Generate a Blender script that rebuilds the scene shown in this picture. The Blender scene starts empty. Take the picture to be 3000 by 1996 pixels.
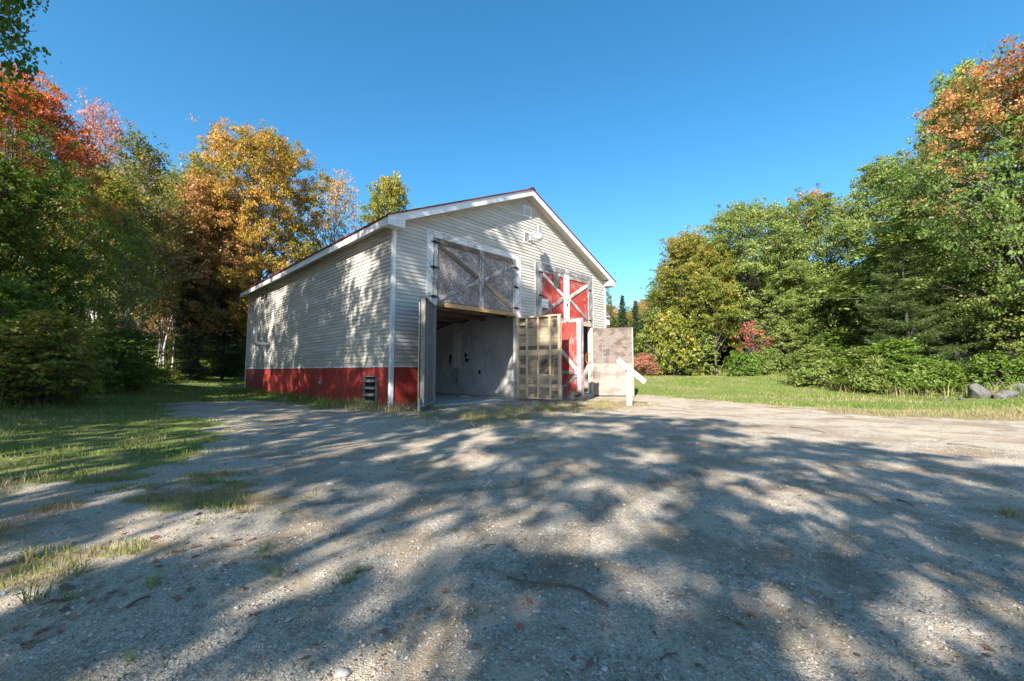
import bpy, math, random
import numpy as np
from mathutils import Matrix, Vector
R = math.radians
SC = bpy.context.scene
COL = SC.collection
# ------------------------------------------------------------------ camera, sky, sun, exposure
EYE = 1.10; PITCH = R(4.27); FPX = 1206.0                      # focal length in pixels of a 3000 px wide frame
cam_d = bpy.data.cameras.new('camera'); cam_d.sensor_width = 36; cam_d.lens = FPX / 3000 * 36
cam_d.clip_start = .05; cam_d.clip_end = 2000
cam = bpy.data.objects.new('camera', cam_d); COL.objects.link(cam)
cam.location = (0, 0, EYE); cam.rotation_euler = (math.pi / 2 + PITCH, 0, 0)
SC.camera = cam
SUN_EL = R(33.5); SUN_AZ = R(200)                                # clockwise from +Y
sun_to = Vector((math.sin(SUN_AZ) * math.cos(SUN_EL), math.cos(SUN_AZ) * math.cos(SUN_EL), math.sin(SUN_EL)))
world = bpy.data.worlds.new('World'); SC.world = world; world.use_nodes = True
wt = world.node_tree
sky = wt.nodes.new('ShaderNodeTexSky'); sky.sky_type = 'NISHITA'; sky.sun_disc = False
sky.sun_elevation = SUN_EL; sky.sun_rotation = SUN_AZ; sky.altitude = 300
sky.air_density = 1.0; sky.dust_density = .9; sky.ozone_density = 3.0
sat = wt.nodes.new('ShaderNodeHueSaturation'); sat.inputs['Saturation'].default_value = 1.28; sat.inputs['Hue'].default_value = .488
wt.links.new(sky.outputs[0], sat.inputs['Color']); wt.links.new(sat.outputs[0], wt.nodes['Background'].inputs[0])
wt.nodes['Background'].inputs[1].default_value = .084
sun_d = bpy.data.lights.new('sun', 'SUN'); sun_d.energy = 4.2; sun_d.angle = R(.55); sun_d.color = (1, .92, .81)
sun = bpy.data.objects.new('sun', sun_d); COL.objects.link(sun)
sun.rotation_euler = (-sun_to).to_track_quat('-Z', 'Y').to_euler(); sun.location = (0, 0, 40)
SC.view_settings.view_transform = 'Standard'; SC.view_settings.look = 'None'
SC.view_settings.exposure = 1.7; SC.view_settings.gamma = 1
SC.render.engine = 'CYCLES'
cy = SC.cycles
cy.use_denoising = True; cy.denoiser = 'OPENIMAGEDENOISE'
cy.max_bounces = 7; cy.diffuse_bounces = 4; cy.glossy_bounces = 2; cy.transmission_bounces = 4; cy.transparent_max_bounces = 4
cy.sample_clamp_indirect = 6; cy.caustics_reflective = False; cy.caustics_refractive = False

rng = np.random.default_rng(7); random.seed(7)
K = 3000 / 2357.0
def at(px, py, Y):
    """place seen at (px, py) of the 2357 px wide view, Y metres ahead of the camera"""
    a = (px * K - 1500) / FPX; b = (998 - py * K) / FPX
    d = (a, math.cos(PITCH) - b * math.sin(PITCH), math.sin(PITCH) + b * math.cos(PITCH)); k = Y / d[1]
    return d[0] * k, Y, EYE + d[2] * k

# ------------------------------------------------------------------ helpers: objects
def tag(o, label=None, cat=None, group=None, kind=None):
    if label: o['label'] = label
    if cat: o['category'] = cat
    if group: o['group'] = group
    if kind: o['kind'] = kind
    return o
def mesh_of(name, v, f, mat=None, smooth=False):
    me = bpy.data.meshes.new(name); me.from_pydata([tuple(p) for p in v], [], [tuple(p) for p in f]); me.update()
    if mat: me.materials.append(mat)
    if smooth: me.polygons.foreach_set('use_smooth', [True] * len(me.polygons))
    return me
def big_mesh(name, co, faces_n, idx, mat, smooth=False):
    """co (n,3); faces all with faces_n corners; idx flat"""
    me = bpy.data.meshes.new(name); nf = len(idx) // faces_n
    me.vertices.add(len(co)); me.vertices.foreach_set('co', np.asarray(co, np.float32).ravel())
    me.loops.add(len(idx)); me.loops.foreach_set('vertex_index', np.asarray(idx, np.int32))
    me.polygons.add(nf); me.polygons.foreach_set('loop_start', np.arange(0, nf * faces_n, faces_n, dtype=np.int32))
    try: me.polygons.foreach_set('loop_total', np.full(nf, faces_n, np.int32))
    except Exception: pass
    if smooth: me.polygons.foreach_set('use_smooth', np.ones(nf, bool))
    me.update(calc_edges=True); me.validate()
    if mat: me.materials.append(mat)
    return me
def link(name, me, parent=None, M=None):
    o = bpy.data.objects.new(name, me); COL.objects.link(o)
    if parent: o.parent = parent
    if M is not None: o.matrix_local = M
    return o
def empty(name, loc=(0, 0, 0), rz=0, parent=None):
    o = bpy.data.objects.new(name, None); COL.objects.link(o); o.location = loc; o.rotation_euler = (0, 0, rz)
    o.empty_display_size = .2
    if parent: o.parent = parent
    return o
class MB:
    def __init__(s): s.v = []; s.f = []
    def box(s, a, b):
        n = len(s.v); x0, y0, z0 = a; x1, y1, z1 = b
        s.v += [(x0, y0, z0), (x1, y0, z0), (x1, y1, z0), (x0, y1, z0), (x0, y0, z1), (x1, y0, z1), (x1, y1, z1), (x0, y1, z1)]
        s.f += [tuple(n + i for i in q) for q in ((0, 3, 2, 1), (4, 5, 6, 7), (0, 1, 5, 4), (1, 2, 6, 5), (2, 3, 7, 6), (3, 0, 4, 7))]
        return s
    def hexa(s, p):                                              # eight corners, bottom ring then top ring
        n = len(s.v); s.v += [tuple(q) for q in p]
        s.f += [tuple(n + i for i in q) for q in ((0, 3, 2, 1), (4, 5, 6, 7), (0, 1, 5, 4), (1, 2, 6, 5), (2, 3, 7, 6), (3, 0, 4, 7))]
        return s
    def prism(s, poly, d):                                       # polygon (3-D points) pushed along d
        n = len(s.v); m = len(poly); d = Vector(d)
        s.v += [tuple(p) for p in poly] + [tuple(Vector(p) + d) for p in poly]
        s.f += [tuple(range(n + m - 1, n - 1, -1)), tuple(range(n + m, n + 2 * m))]
        s.f += [(n + i, n + (i + 1) % m, n + m + (i + 1) % m, n + m + i) for i in range(m)]
        return s
    def tube(s, pts, rad, sides=8, cap=True):
        pts = [Vector(p) for p in pts]; n0 = len(s.v)
        rad = rad if hasattr(rad, '__len__') else [rad] * len(pts)
        up = None
        for i, p in enumerate(pts):
            t = (pts[min(i + 1, len(pts) - 1)] - pts[max(i - 1, 0)]).normalized()
            if up is None: up = t.orthogonal().normalized()
            up = (up - t * up.dot(t)).normalized(); w = t.cross(up)
            for k in range(sides):
                a = 2 * math.pi * k / sides
                s.v.append(tuple(p + (up * math.cos(a) + w * math.sin(a)) * rad[i]))
        for i in range(len(pts) - 1):
            for k in range(sides):
                k2 = (k + 1) % sides
                s.f.append((n0 + i * sides + k, n0 + i * sides + k2, n0 + (i + 1) * sides + k2, n0 + (i + 1) * sides + k))
        if cap:
            s.f.append(tuple(n0 + k for k in range(sides - 1, -1, -1))); e = n0 + (len(pts) - 1) * sides
            s.f.append(tuple(e + k for k in range(sides)))
        return s
    def lathe(s, prof, sides=20, c=(0, 0, 0)):
        n0 = len(s.v)
        for r, z in prof:
            for k in range(sides):
                a = 2 * math.pi * k / sides; s.v.append((c[0] + r * math.cos(a), c[1] + r * math.sin(a), c[2] + z))
        for i in range(len(prof) - 1):
            for k in range(sides):
                k2 = (k + 1) % sides
                s.f.append((n0 + i * sides + k, n0 + i * sides + k2, n0 + (i + 1) * sides + k2, n0 + (i + 1) * sides + k))
        return s
    def build(s, name, mat, parent=None, M=None, smooth=False):
        return link(name, mesh_of(name, s.v, s.f, mat, smooth), parent, M)
def board(name, mat, parent, a, b, width, thick, normal, lift=0.0, wob=0.0):
    """a plank whose centre line runs a -> b; normal = its face direction; local X is its length, so grain follows it"""
    a = Vector(a); b = Vector(b); x = (b - a); L = x.length; x.normalize()
    z = Vector(normal); z = (z - x * z.dot(x)).normalized(); y = z.cross(x)
    c = (a + b) / 2 + z * (thick / 2 + lift)
    M = Matrix((x, y, z)).transposed().to_4x4(); M.translation = c
    h, w, t = L / 2, width / 2, thick / 2; e = min(.004, t * .4, w * .3)
    # chamfered face edges: bottom ring, shoulder ring, top ring
    v = [(-h, -w, -t), (h, -w, -t), (h, w, -t), (-h, w, -t), (-h, -w, t - e), (h, -w, t - e), (h, w, t - e), (-h, w, t - e),
         (-h + e, -w + e, t), (h - e, -w + e, t), (h - e, w - e, t), (-h + e, w - e, t)]
    if wob: v = [(p[0], p[1] + random.uniform(-wob, wob), p[2] + random.uniform(-wob, wob) * .4) for p in v]
    f = [(0, 3, 2, 1), (0, 1, 5, 4), (1, 2, 6, 5), (2, 3, 7, 6), (3, 0, 4, 7), (4, 5, 9, 8), (5, 6, 10, 9), (6, 7, 11, 10), (7, 4, 8, 11), (8, 9, 10, 11)]
    return link(name, mesh_of(name, v, f, mat), parent, M)
def children(o): return [c for c in bpy.data.objects if c.parent == o]
def copy_tree(o, kids, name=None):
    c = o.copy(); COL.objects.link(c)
    for k in kids:
        d = k.copy(); COL.objects.link(d); d.parent = c
    return c

# ------------------------------------------------------------------ helpers: materials
def newmat(name):
    m = bpy.data.materials.new(name); m.use_nodes = True; nt = m.node_tree
    return m, nt, nt.nodes['Principled BSDF']
class NT:
    def __init__(s, nt): s.nt = nt; s.n = nt.nodes; s.l = nt.links
    def node(s, t, **kw):
        n = s.n.new(t)
        for k, v in kw.items(): setattr(n, k, v)
        return n
    def setin(s, sock, v):
        if isinstance(v, bpy.types.NodeSocket): s.l.new(v, sock)
        elif isinstance(v, (tuple, list)) and len(v) == 3 and sock.type == 'RGBA': sock.default_value = (*v, 1)
        else: sock.default_value = v
    def coord(s, scale=(1, 1, 1), kind='Object', jitter=True):
        tc = s.node('ShaderNodeTexCoord'); out = tc.outputs[kind]
        if jitter:
            oi = s.node('ShaderNodeObjectInfo'); va = s.node('ShaderNodeVectorMath', operation='MULTIPLY_ADD')
            cb = s.node('ShaderNodeCombineXYZ'); m = s.math('MULTIPLY', oi.outputs['Random'], 37.0)
            for i in range(3): s.l.new(m, cb.inputs[i])
            va.inputs[1].default_value = scale; s.l.new(out, va.inputs[0]); s.l.new(cb.outputs[0], va.inputs[2]); return va.outputs[0]
        va = s.node('ShaderNodeVectorMath', operation='MULTIPLY'); va.inputs[1].default_value = scale; s.l.new(out, va.inputs[0]); return va.outputs[0]
    def noise(s, vec, scale=5, detail=3, rough=.5, dist=0):
        n = s.node('ShaderNodeTexNoise'); s.l.new(vec, n.inputs['Vector'])
        n.inputs['Scale'].default_value = scale; n.inputs['Detail'].default_value = detail
        n.inputs['Roughness'].default_value = rough; n.inputs['Distortion'].default_value = dist
        return n.outputs['Fac']
    def voro(s, vec, scale=5, feature='F1', out='Distance'):
        n = s.node('ShaderNodeTexVoronoi', feature=feature); s.l.new(vec, n.inputs['Vector']); n.inputs['Scale'].default_value = scale
        return n.outputs[out]
    def math(s, op, a, b=0.0, c=None, clamp=False):
        n = s.node('ShaderNodeMath', operation=op, use_clamp=clamp); s.setin(n.inputs[0], a); s.setin(n.inputs[1], b)
        if c is not None: s.setin(n.inputs[2], c)
        return n.outputs[0]
    def ramp(s, fac, stops):
        n = s.node('ShaderNodeValToRGB'); s.setin(n.inputs[0], fac); el = n.color_ramp.elements
        while len(el) < len(stops): el.new(.5)
        for e, (p, c) in zip(el, stops): e.position = p; e.color = (*c, 1) if len(c) == 3 else c
        return n.outputs[0]
    def smooth(s, v, a, b):
        n = s.node('ShaderNodeMapRange', interpolation_type='SMOOTHSTEP'); s.setin(n.inputs[0], v)
        n.inputs[1].default_value = a; n.inputs[2].default_value = b; return n.outputs[0]
    def mix(s, f, a, b, blend='MIX'):
        n = s.node('ShaderNodeMix', data_type='RGBA', blend_type=blend); s.setin(n.inputs[0], f); s.setin(n.inputs[6], a); s.setin(n.inputs[7], b)
        return n.outputs[2]
    def attr(s, name, out='Color'): return s.node('ShaderNodeAttribute', attribute_name=name).outputs[out]
    def sep(s, c): return s.node_link('ShaderNodeSeparateColor', c)
    def node_link(s, t, inp):
        n = s.node(t); s.l.new(inp, n.inputs[0]); return n.outputs
    def bump(s, h, strength=.3, dist=.02):
        n = s.node('ShaderNodeBump'); n.inputs['Strength'].default_value = strength; n.inputs['Distance'].default_value = dist
        s.l.new(h, n.inputs['Height']); return n.outputs[0]
def C3(*c): return tuple(c)
MAT = {}
def m_plain(name, col, rough=.6, metal=0.0, var=.12, scale=6, spec=.4):
    m, nt, b = newmat(name); t = NT(nt); v = t.coord()
    n = t.noise(v, scale, 4, .6); c = t.ramp(n, [(.25, tuple(x * (1 - var) for x in col)), (.75, tuple(min(1, x * (1 + var)) for x in col))])
    t.setin(b.inputs['Base Color'], c); b.inputs['Roughness'].default_value = rough; b.inputs['Metallic'].default_value = metal
    b.inputs['Specular IOR Level'].default_value = spec; t.setin(b.inputs['Normal'], t.bump(n, .08, .01)); MAT[name] = m; return m
def m_wood(name, dark, light, knots=True, stain=None, rough=.75, objvar=.25, gs=1.0):
    m, nt, b = newmat(name); t = NT(nt); v = t.coord((1.2 * gs, 14 * gs, 14 * gs)); v2 = t.coord((1, 1, 1))
    g = t.noise(v, 3, 6, .65, .6); c = t.ramp(g, [(.3, dark), (.52, tuple((a + c2) / 2 for a, c2 in zip(dark, light))), (.72, light)])
    if knots:
        k = t.voro(t.coord((3.1, 7, 7)), 1.3); c = t.mix(t.smooth(k, .16, .05), c, tuple(x * .35 for x in dark))
    if stain is not None:
        sn = t.noise(v2, 3.2, 4, .7); c = t.mix(t.smooth(sn, .48, .66), c, stain)
    oi = t.node('ShaderNodeObjectInfo').outputs['Random']
    hv = t.node('ShaderNodeHueSaturation'); t.setin(hv.inputs['Color'], c); t.setin(hv.inputs['Value'], t.math('MULTIPLY_ADD', oi, 2 * objvar, 1 - objvar))
    t.setin(b.inputs['Base Color'], hv.outputs[0]); b.inputs['Roughness'].default_value = rough
    t.setin(b.inputs['Normal'], t.bump(g, .35, .006)); MAT[name] = m; return m
def m_peel(name, paint, wood, amount=.5, rough=.6, fade=None, vert=False, scale=1.0):
    """old paint on wood: bare streaks along the board's length"""
    m, nt, b = newmat(name); t = NT(nt)
    v = t.coord((1.4 * scale, 10 * scale, 10 * scale) if not vert else (10 * scale, 10 * scale, 1.2 * scale)); vi = t.coord((1, 1, 1))
    g = t.noise(v, 4, 7, .7, .5); big = t.noise(vi, 1.8, 3, .6)
    k = t.math('ADD', t.math('MULTIPLY', g, .65), t.math('MULTIPLY', big, .35))
    f = t.smooth(k, .60 - .2 * amount, .66 - .2 * amount)
    gv = t.noise(v, 7, 5, .7); wc = t.ramp(gv, [(.3, tuple(x * .55 for x in wood)), (.7, wood)])
    pv = t.noise(vi, 2.3, 4, .6); pc = t.ramp(pv, [(.3, tuple(x * .86 for x in paint)), (.7, paint if fade is None else fade)])
    c = t.mix(f, pc, wc)
    if name == 'red_skirt':
        sp = t.node('ShaderNodeSeparateXYZ'); t.l.new(t.coord((1, 1, 1), jitter=False), sp.inputs[0]); low = t.math('ADD', sp.outputs[0], t.math('MULTIPLY', big, .55)); c = t.mix(t.math('MULTIPLY', t.smooth(low, -.10, -.40), .7), c, (.34, .15, .10))
    t.setin(b.inputs['Base Color'], c); b.inputs['Roughness'].default_value = rough
    h = t.math('SUBTRACT', t.math('MULTIPLY', g, .3), f); t.setin(b.inputs['Normal'], t.bump(h, .35, .003)); MAT[name] = m; return m

# vinyl siding, weathered a little
m, nt, b = newmat('vinyl_siding'); t = NT(nt); v = t.coord((.35, .35, 2.0), jitter=False); v2 = t.coord((3, 3, 8))
n = t.noise(v, 2.2, 4, .6); n2 = t.noise(v2, 5, 4, .6)
c = t.ramp(n, [(.3, (.42, .40, .36)), (.65, (.54, .52, .475))]); c = t.mix(t.math('MULTIPLY', t.smooth(n2, .5, .75), .25), c, (.40, .37, .30))
spz = t.node('ShaderNodeSeparateXYZ'); t.l.new(t.coord((1, 1, 1), jitter=False), spz.inputs[0]); gr_ = t.math('SUBTRACT', spz.outputs[2], t.math('MULTIPLY', t.noise(t.coord((1.5, 1.5, .7), jitter=False), 2, 5, .7), 2.2))
c = t.mix(t.math('MULTIPLY', t.smooth(gr_, 1.0, .1), .45), c, (.36, .345, .26))
hv = t.node('ShaderNodeHueSaturation'); t.setin(hv.inputs['Color'], c); t.setin(hv.inputs['Value'], t.math('MULTIPLY_ADD', t.node('ShaderNodeObjectInfo').outputs['Random'], .18, .90))
t.setin(b.inputs['Base Color'], hv.outputs[0]); b.inputs['Roughness'].default_value = .5; b.inputs['Specular IOR Level'].default_value = .35
t.setin(b.inputs['Normal'], t.bump(t.noise(t.coord((1, 1, 6)), 6, 3, .6), .12, .01)); MAT['vinyl'] = m
m_plain('white_trim', (.66, .68, .70), .45, var=.1, scale=2.5); m_plain('white_metal', (.70, .70, .68), .4, var=.08)
m_plain('soffit', (.52, .48, .42), .5, var=.1, scale=3); m_plain('roof_red', (.20, .035, .03), .4, .2, var=.2)
m_peel('red_skirt', (.31, .026, .018), (.26, .09, .06), .16, .65, fade=(.40, .05, .035))
m_peel('red_door', (.40, .036, .028), (.46, .36, .32), .34, .6, fade=(.46, .06, .042), vert=True)
m_peel('white_board', (.72, .73, .73), (.30, .29, .28), .46, .6); m_peel('white_board_worn', (.62, .64, .66), (.24, .225, .21), .78, .65)
m_peel('gray_board', (.44, .43, .42), (.19, .16, .14), .6, .75)
m_wood('old_wood', (.075, .054, .040), (.21, .16, .12)); m_wood('fresh_lumber', (.40, .22, .085), (.58, .37, .17), objvar=.1)
m_wood('pale_lumber', (.42, .30, .18), (.70, .57, .41), objvar=.16); m_wood('stud_gray', (.16, .13, .11), (.40, .36, .33), objvar=.25)
m_wood('plank_stained', (.17, .115, .07), (.50, .40, .29), stain=(.07, .056, .045), objvar=.45, gs=1.5)
m_wood('bark', (.030, .025, .021), (.12, .10, .085), False, objvar=.2, gs=.5)
m_wood('stick_wood', (.045, .034, .026), (.14, .11, .085), False)
m_plain('louver_gray', (.20, .20, .19), .7, var=.25); m_plain('iron', (.012, .012, .013), .5, .3); m_plain('dark_void', (.012, .011, .010), .9); m_plain('galv', (.36, .38, .39), .42, .7, var=.2)
m_plain('concrete', (.36, .35, .33), .8, var=.25, scale=3); m_plain('teal_plastic', (.01, .22, .26), .4); m_plain('orange_rubber', (.55, .12, .02), .5)
m_peel('white_paint', (.66, .65, .62), (.40, .36, .32), .12, .5, vert=True); m_plain('navy', (.01, .03, .05), .5); m_plain('tarpaper', (.10, .095, .095), .85, var=.35, scale=9)
m_plain('chalk_blue', (.20, .235, .245), .9, var=.5, scale=14); m_plain('ink_teal', (.06, .16, .17), .7); m_plain('ink_purple', (.20, .10, .22), .7); m_plain('paper', (.72, .74, .78), .6, var=.05)
# OSB: overlapping flakes
m, nt, b = newmat('osb'); t = NT(nt); v = t.coord((20, 20, 9.0), jitter=False)
n1 = t.noise(v, 2.0, 2, .5, 1.5); vo = t.node('ShaderNodeTexVoronoi'); va = t.node('ShaderNodeVectorMath', operation='ADD')
cb = t.node('ShaderNodeCombineXYZ'); t.l.new(n1, cb.inputs[0]); t.l.new(n1, cb.inputs[2]); t.l.new(v, va.inputs[0]); t.l.new(cb.outputs[0], va.inputs[1]); t.l.new(va.outputs[0], vo.inputs['Vector']); vo.inputs['Scale'].default_value = 2.6
sx = t.sep(vo.outputs['Color']); big = t.noise(t.coord((1, 1, 1), jitter=False), 1.3, 4, .6)
c = t.ramp(sx[0], [(0, (.11, .095, .09)), (.45, (.22, .195, .19)), (.8, (.36, .33, .33)), (1, (.52, .50, .50))])
c = t.mix(t.smooth(big, .42, .62), c, t.mix(.5, c, (.10, .075, .065))); c = t.mix(t.smooth(t.noise(v, 1.1, 3), .62, .72), c, (.20, .09, .045))
t.setin(b.inputs['Base Color'], c); b.inputs['Roughness'].default_value = .8; t.setin(b.inputs['Normal'], t.bump(sx[0], .3, .004)); MAT['osb'] = m
# weathered plywood, wavy grain; the upper sheet greyer
def m_ply(name, dark, light, stain):
    m, nt, b = newmat(name); t = NT(nt); v = t.coord((2.2, 2.2, 6), jitter=False)
    n = t.noise(v, 1.5, 7, .68, 1.6); w = t.node('ShaderNodeTexWave', wave_type='BANDS', bands_direction='Z'); t.l.new(t.coord((1, 1, 1), jitter=False), w.inputs['Vector'])
    w.inputs['Scale'].default_value = 3; w.inputs['Distortion'].default_value = 16; w.inputs['Detail'].default_value = 4; w.inputs['Detail Scale'].default_value = .5
    k = t.math('ADD', t.math('MULTIPLY', n, .75), t.math('MULTIPLY', t.noise(t.coord((.8, .8, 26), jitter=False), 2.0, 4, .6, .4), .25)); c = t.ramp(k, [(.25, dark), (.70, light)])
    c = t.mix(t.math('MULTIPLY', t.smooth(t.noise(t.coord((1, 1, 1.6), jitter=False), 1.7, 5, .65), .46, .62), .85), c, stain)
    t.setin(b.inputs['Base Color'], c); b.inputs['Roughness'].default_value = .75; t.setin(b.inputs['Normal'], t.bump(k, .2, .003)); MAT[name] = m
m_ply('ply_gray', (.085, .062, .05), (.25, .205, .175), (.07, .05, .042)); m_ply('ply_pale', (.15, .108, .082), (.41, .355, .315), (.18, .145, .125))
# stained plaster inside
m, nt, b = newmat('plaster'); t = NT(nt); v = t.coord((1, 1, 1), jitter=False); n = t.noise(v, 1.2, 5, .65); n2 = t.noise(v, 3.4, 5, .7)
c = t.ramp(n, [(.3, (.50, .49, .47)), (.7, (.76, .75, .73))]); c = t.mix(t.smooth(n2, .62, .74), c, (.10, .095, .09))
sp = t.node('ShaderNodeSeparateXYZ'); t.l.new(v, sp.inputs[0])
t.setin(b.inputs['Base Color'], c); b.inputs['Roughness'].default_value = .85; MAT['plaster'] = m
m, nt, b = newmat('stain'); t = NT(nt); t.setin(b.inputs['Base Color'], t.ramp(t.noise(t.coord(), 14, 4), [(.3, (.015, .013, .012)), (.7, (.06, .055, .05))])); MAT['stain'] = m
m, nt, b = newmat('glass'); b.inputs['Base Color'].default_value = (.03, .035, .04, 1); b.inputs['Roughness'].default_value = .06; b.inputs['Specular IOR Level'].default_value = .8; MAT['glass'] = m
m, nt, b = newmat('lamp_globe'); b.inputs['Base Color'].default_value = (.80, .78, .72, 1); b.inputs['Roughness'].default_value = .25; b.inputs['Transmission Weight'].default_value = .25; MAT['globe'] = m
m, nt, b = newmat('solar'); b.inputs['Base Color'].default_value = (.06, .05, .06, 1); b.inputs['Roughness'].default_value = .25; MAT['solar'] = m
# birch bark
m, nt, b = newmat('birch_bark'); t = NT(nt); n = t.noise(t.coord((3, 3, 14), jitter=True), 2, 4, .7)
t.setin(b.inputs['Base Color'], t.ramp(n, [(.30, (.04, .035, .03)), (.42, (.30, .28, .26)), (.7, (.52, .50, .47))])); b.inputs['Roughness'].default_value = .7; MAT['birch'] = m
m, nt, b = newmat('gray_bark'); t = NT(nt); n = t.noise(t.coord((6, 6, 1.5), jitter=True), 3, 5, .7)
t.setin(b.inputs['Base Color'], t.ramp(n, [(.3, (.045, .038, .032)), (.55, (.13, .115, .10)), (.75, (.24, .22, .20))])); b.inputs['Roughness'].default_value = .85
t.setin(b.inputs['Normal'], t.bump(n, .6, .03)); MAT['gray_bark'] = m
m_plain('pale_stone', (.36, .345, .32), .85, var=.3, scale=9)
m, nt, b = newmat('boulder'); t = NT(nt); v = t.coord(); n = t.noise(v, 2.5, 6, .65); n2 = t.noise(v, 14, 4, .7)
c = t.ramp(n, [(.3, (.085, .082, .078)), (.7, (.23, .22, .205))]); c = t.mix(t.smooth(n2, .55, .7), c, (.30, .285, .26)); c = t.mix(t.smooth(t.noise(v, 4, 3), .54, .64), c, (.075, .085, .05))
t.setin(b.inputs['Base Color'], c); b.inputs['Roughness'].default_value = .9; t.setin(b.inputs['Normal'], t.bump(t.math('ADD', n2, n), .9, .10)); MAT['boulder'] = m

# ------------------------------------------------------------------ noise and ground shape
def hash2(ix, iy, seed):
    h = (ix.astype(np.int64) * 374761393 + iy.astype(np.int64) * 668265263 + seed * 982451653) & 0x7fffffff
    h = ((h ^ (h >> 13)) * 1274126177) & 0x7fffffff
    return ((h ^ (h >> 16)) & 0xffff) / 65535.0
def vnoise(x, y, seed=0):
    x = np.asarray(x, float); y = np.asarray(y, float); ix = np.floor(x); iy = np.floor(y); fx = x - ix; fy = y - iy
    fx = fx * fx * (3 - 2 * fx); fy = fy * fy * (3 - 2 * fy)
    a = hash2(ix, iy, seed); b_ = hash2(ix + 1, iy, seed); c_ = hash2(ix, iy + 1, seed); d = hash2(ix + 1, iy + 1, seed)
    return (a * (1 - fx) + b_ * fx) * (1 - fy) + (c_ * (1 - fx) + d * fx) * fy
def fbm(x, y, seed=0, oct=4):
    s = 0; a = .5
    for i in range(oct): s = s + a * vnoise(np.asarray(x) * 2 ** i, np.asarray(y) * 2 ** i, seed + i); a *= .5
    return s / (1 - .5 ** oct)
def S(v): v = np.clip(v, 0, 1); return v * v * (3 - 2 * v)
BC = Vector((-3.729, 12.708)); BTH = R(45.5); BW, BL = 12.3, 17.05; EAVE = 5.77; SLOPE = .4455
gv_ = np.array([math.cos(BTH), math.sin(BTH)]); sv_ = np.array([-math.sin(BTH), math.cos(BTH)])
def to_barn(x, y):
    dx = np.asarray(x, float) - BC.x; dy = np.asarray(y, float) - BC.y
    return dx * gv_[0] + dy * gv_[1], dx * sv_[0] + dy * sv_[1]
def from_barn(t_, s_): return BC.x + gv_[0] * t_ + sv_[0] * s_, BC.y + gv_[1] * t_ + sv_[1] * s_
def barn_dist(x, y):
    t_, s_ = to_barn(x, y); dx = np.maximum(np.maximum(-t_, t_ - BW), 0); dy = np.maximum(np.maximum(-s_, s_ - BL), 0)
    return np.hypot(dx, dy)
def rut_bands(x, y):
    ra = np.hypot(x - 4.8, y - .8); za = S((3.4 - x) / 1.5) * S((y - 1.7) / .8) * S((8.5 - y) / 2); rb_ = np.hypot(x + 4.5, y - 13.5); zb2 = S((x + 3) / 2) * S((5.8 - y) / 1.5) * S((6 - x) / 2)
    return ((3.3, .16, za, ra), (4.9, .17, za, ra), (8.6, .17, zb2, rb_), (10.1, .16, zb2, rb_))
def gz(x, y):
    x = np.asarray(x, float); y = np.asarray(y, float)
    bd = barn_dist(x, y); out = S((bd - .6) / 3.5)
    z = -.06 - .07 * S((x - .5) / 4) * S((y - 8) / 6)
    z = z + out * (.50 * S((y - 22) / 15) * S((-x + 2) / 8) + .78 * S((y - 19.5) / 13) * S((x - 4) / 5))
    z = z + out * .35 * S((-x - 9 - .55 * np.maximum(y - 10, 0)) / 5) + out * .25 * S((x - 17) / 6) * S((y - 8) / 8)
    near = S((60 - np.hypot(x, y)) / 20)
    z = z + near * out * .05 * (fbm(x / 2.4, y / 2.4, 3) - .5) * 2 + near * S((bd - .3) / 1.2) * .022 * (fbm(x / .45, y / .45, 9, 3) - .5) * 2
    for r0_, w0_, zone, rr_ in rut_bands(x, y): z = z - zone * .034 * np.exp(-((rr_ - r0_) / w0_) ** 2) + zone * .024 * np.exp(-((rr_ - r0_ - .30) / .11) ** 2) + zone * .016 * np.exp(-((rr_ - r0_ + .28) / .10) ** 2)
    far = S((np.hypot(x, y) - 60) / 80); return z + far * 1.5 + 16 * S((np.hypot(x, y) - 75) / 120)
# --- what grows where (1 = full cover)
def poly_sd(x, y, pts):
    """signed distance to a closed polygon, positive inside"""
    x = np.asarray(x, float); y = np.asarray(y, float); d = np.full(x.shape, 1e9); ins = np.zeros(x.shape, bool); n = len(pts)
    for i in range(n):
        ax, ay = pts[i]; bx, by = pts[(i + 1) % n]; ex, ey = bx - ax, by - ay
        tt = np.clip(((x - ax) * ex + (y - ay) * ey) / (ex * ex + ey * ey + 1e-12), 0, 1)
        d = np.minimum(d, np.hypot(x - ax - tt * ex, y - ay - tt * ey))
        with np.errstate(divide='ignore', invalid='ignore'):
            c_ = ((ay > y) != (by > y)) & (x < (bx - ax) * (y - ay) / (by - ay + 1e-12) + ax)
        ins ^= c_
    return np.where(ins, d, -d)
LEFT_LAWN = [(-30, 3.0), (-6.2, 3.2), (-4.6, 4.05), (-3.7, 4.8), (-3.6, 5.6), (-4.4, 6.9), (-5.7, 8.2), (-5.9, 9.8), (-8.6, 11.6), (-10.4, 13.4), (-11.9, 15.3), (-10.5, 16.3), (-8.0, 14.6), (-5.6, 12.2), (-3.6, 10.9), (-3.4, 12.4), (-16.2, 25.2), (-8, 36), (0, 46), (-60, 46), (-60, 3)]
RIGHT_LAWN = [(4.0, 23.5), (6.6, 20.6), (8.0, 17.6), (9.0, 14.3), (10.6, 13.1), (13.0, 12.4), (16.5, 12.8), (40, 11), (40, 46), (0, 46), (1, 30)]
DRY_STRIP = [(8.4, 14.6), (8.9, 12.8), (9.4, 11.0), (10.6, 9.9), (13.0, 9.3), (40, 7.5), (40, 12.2), (16.5, 13.6), (13.0, 13.3), (10.6, 14.2)]
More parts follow.
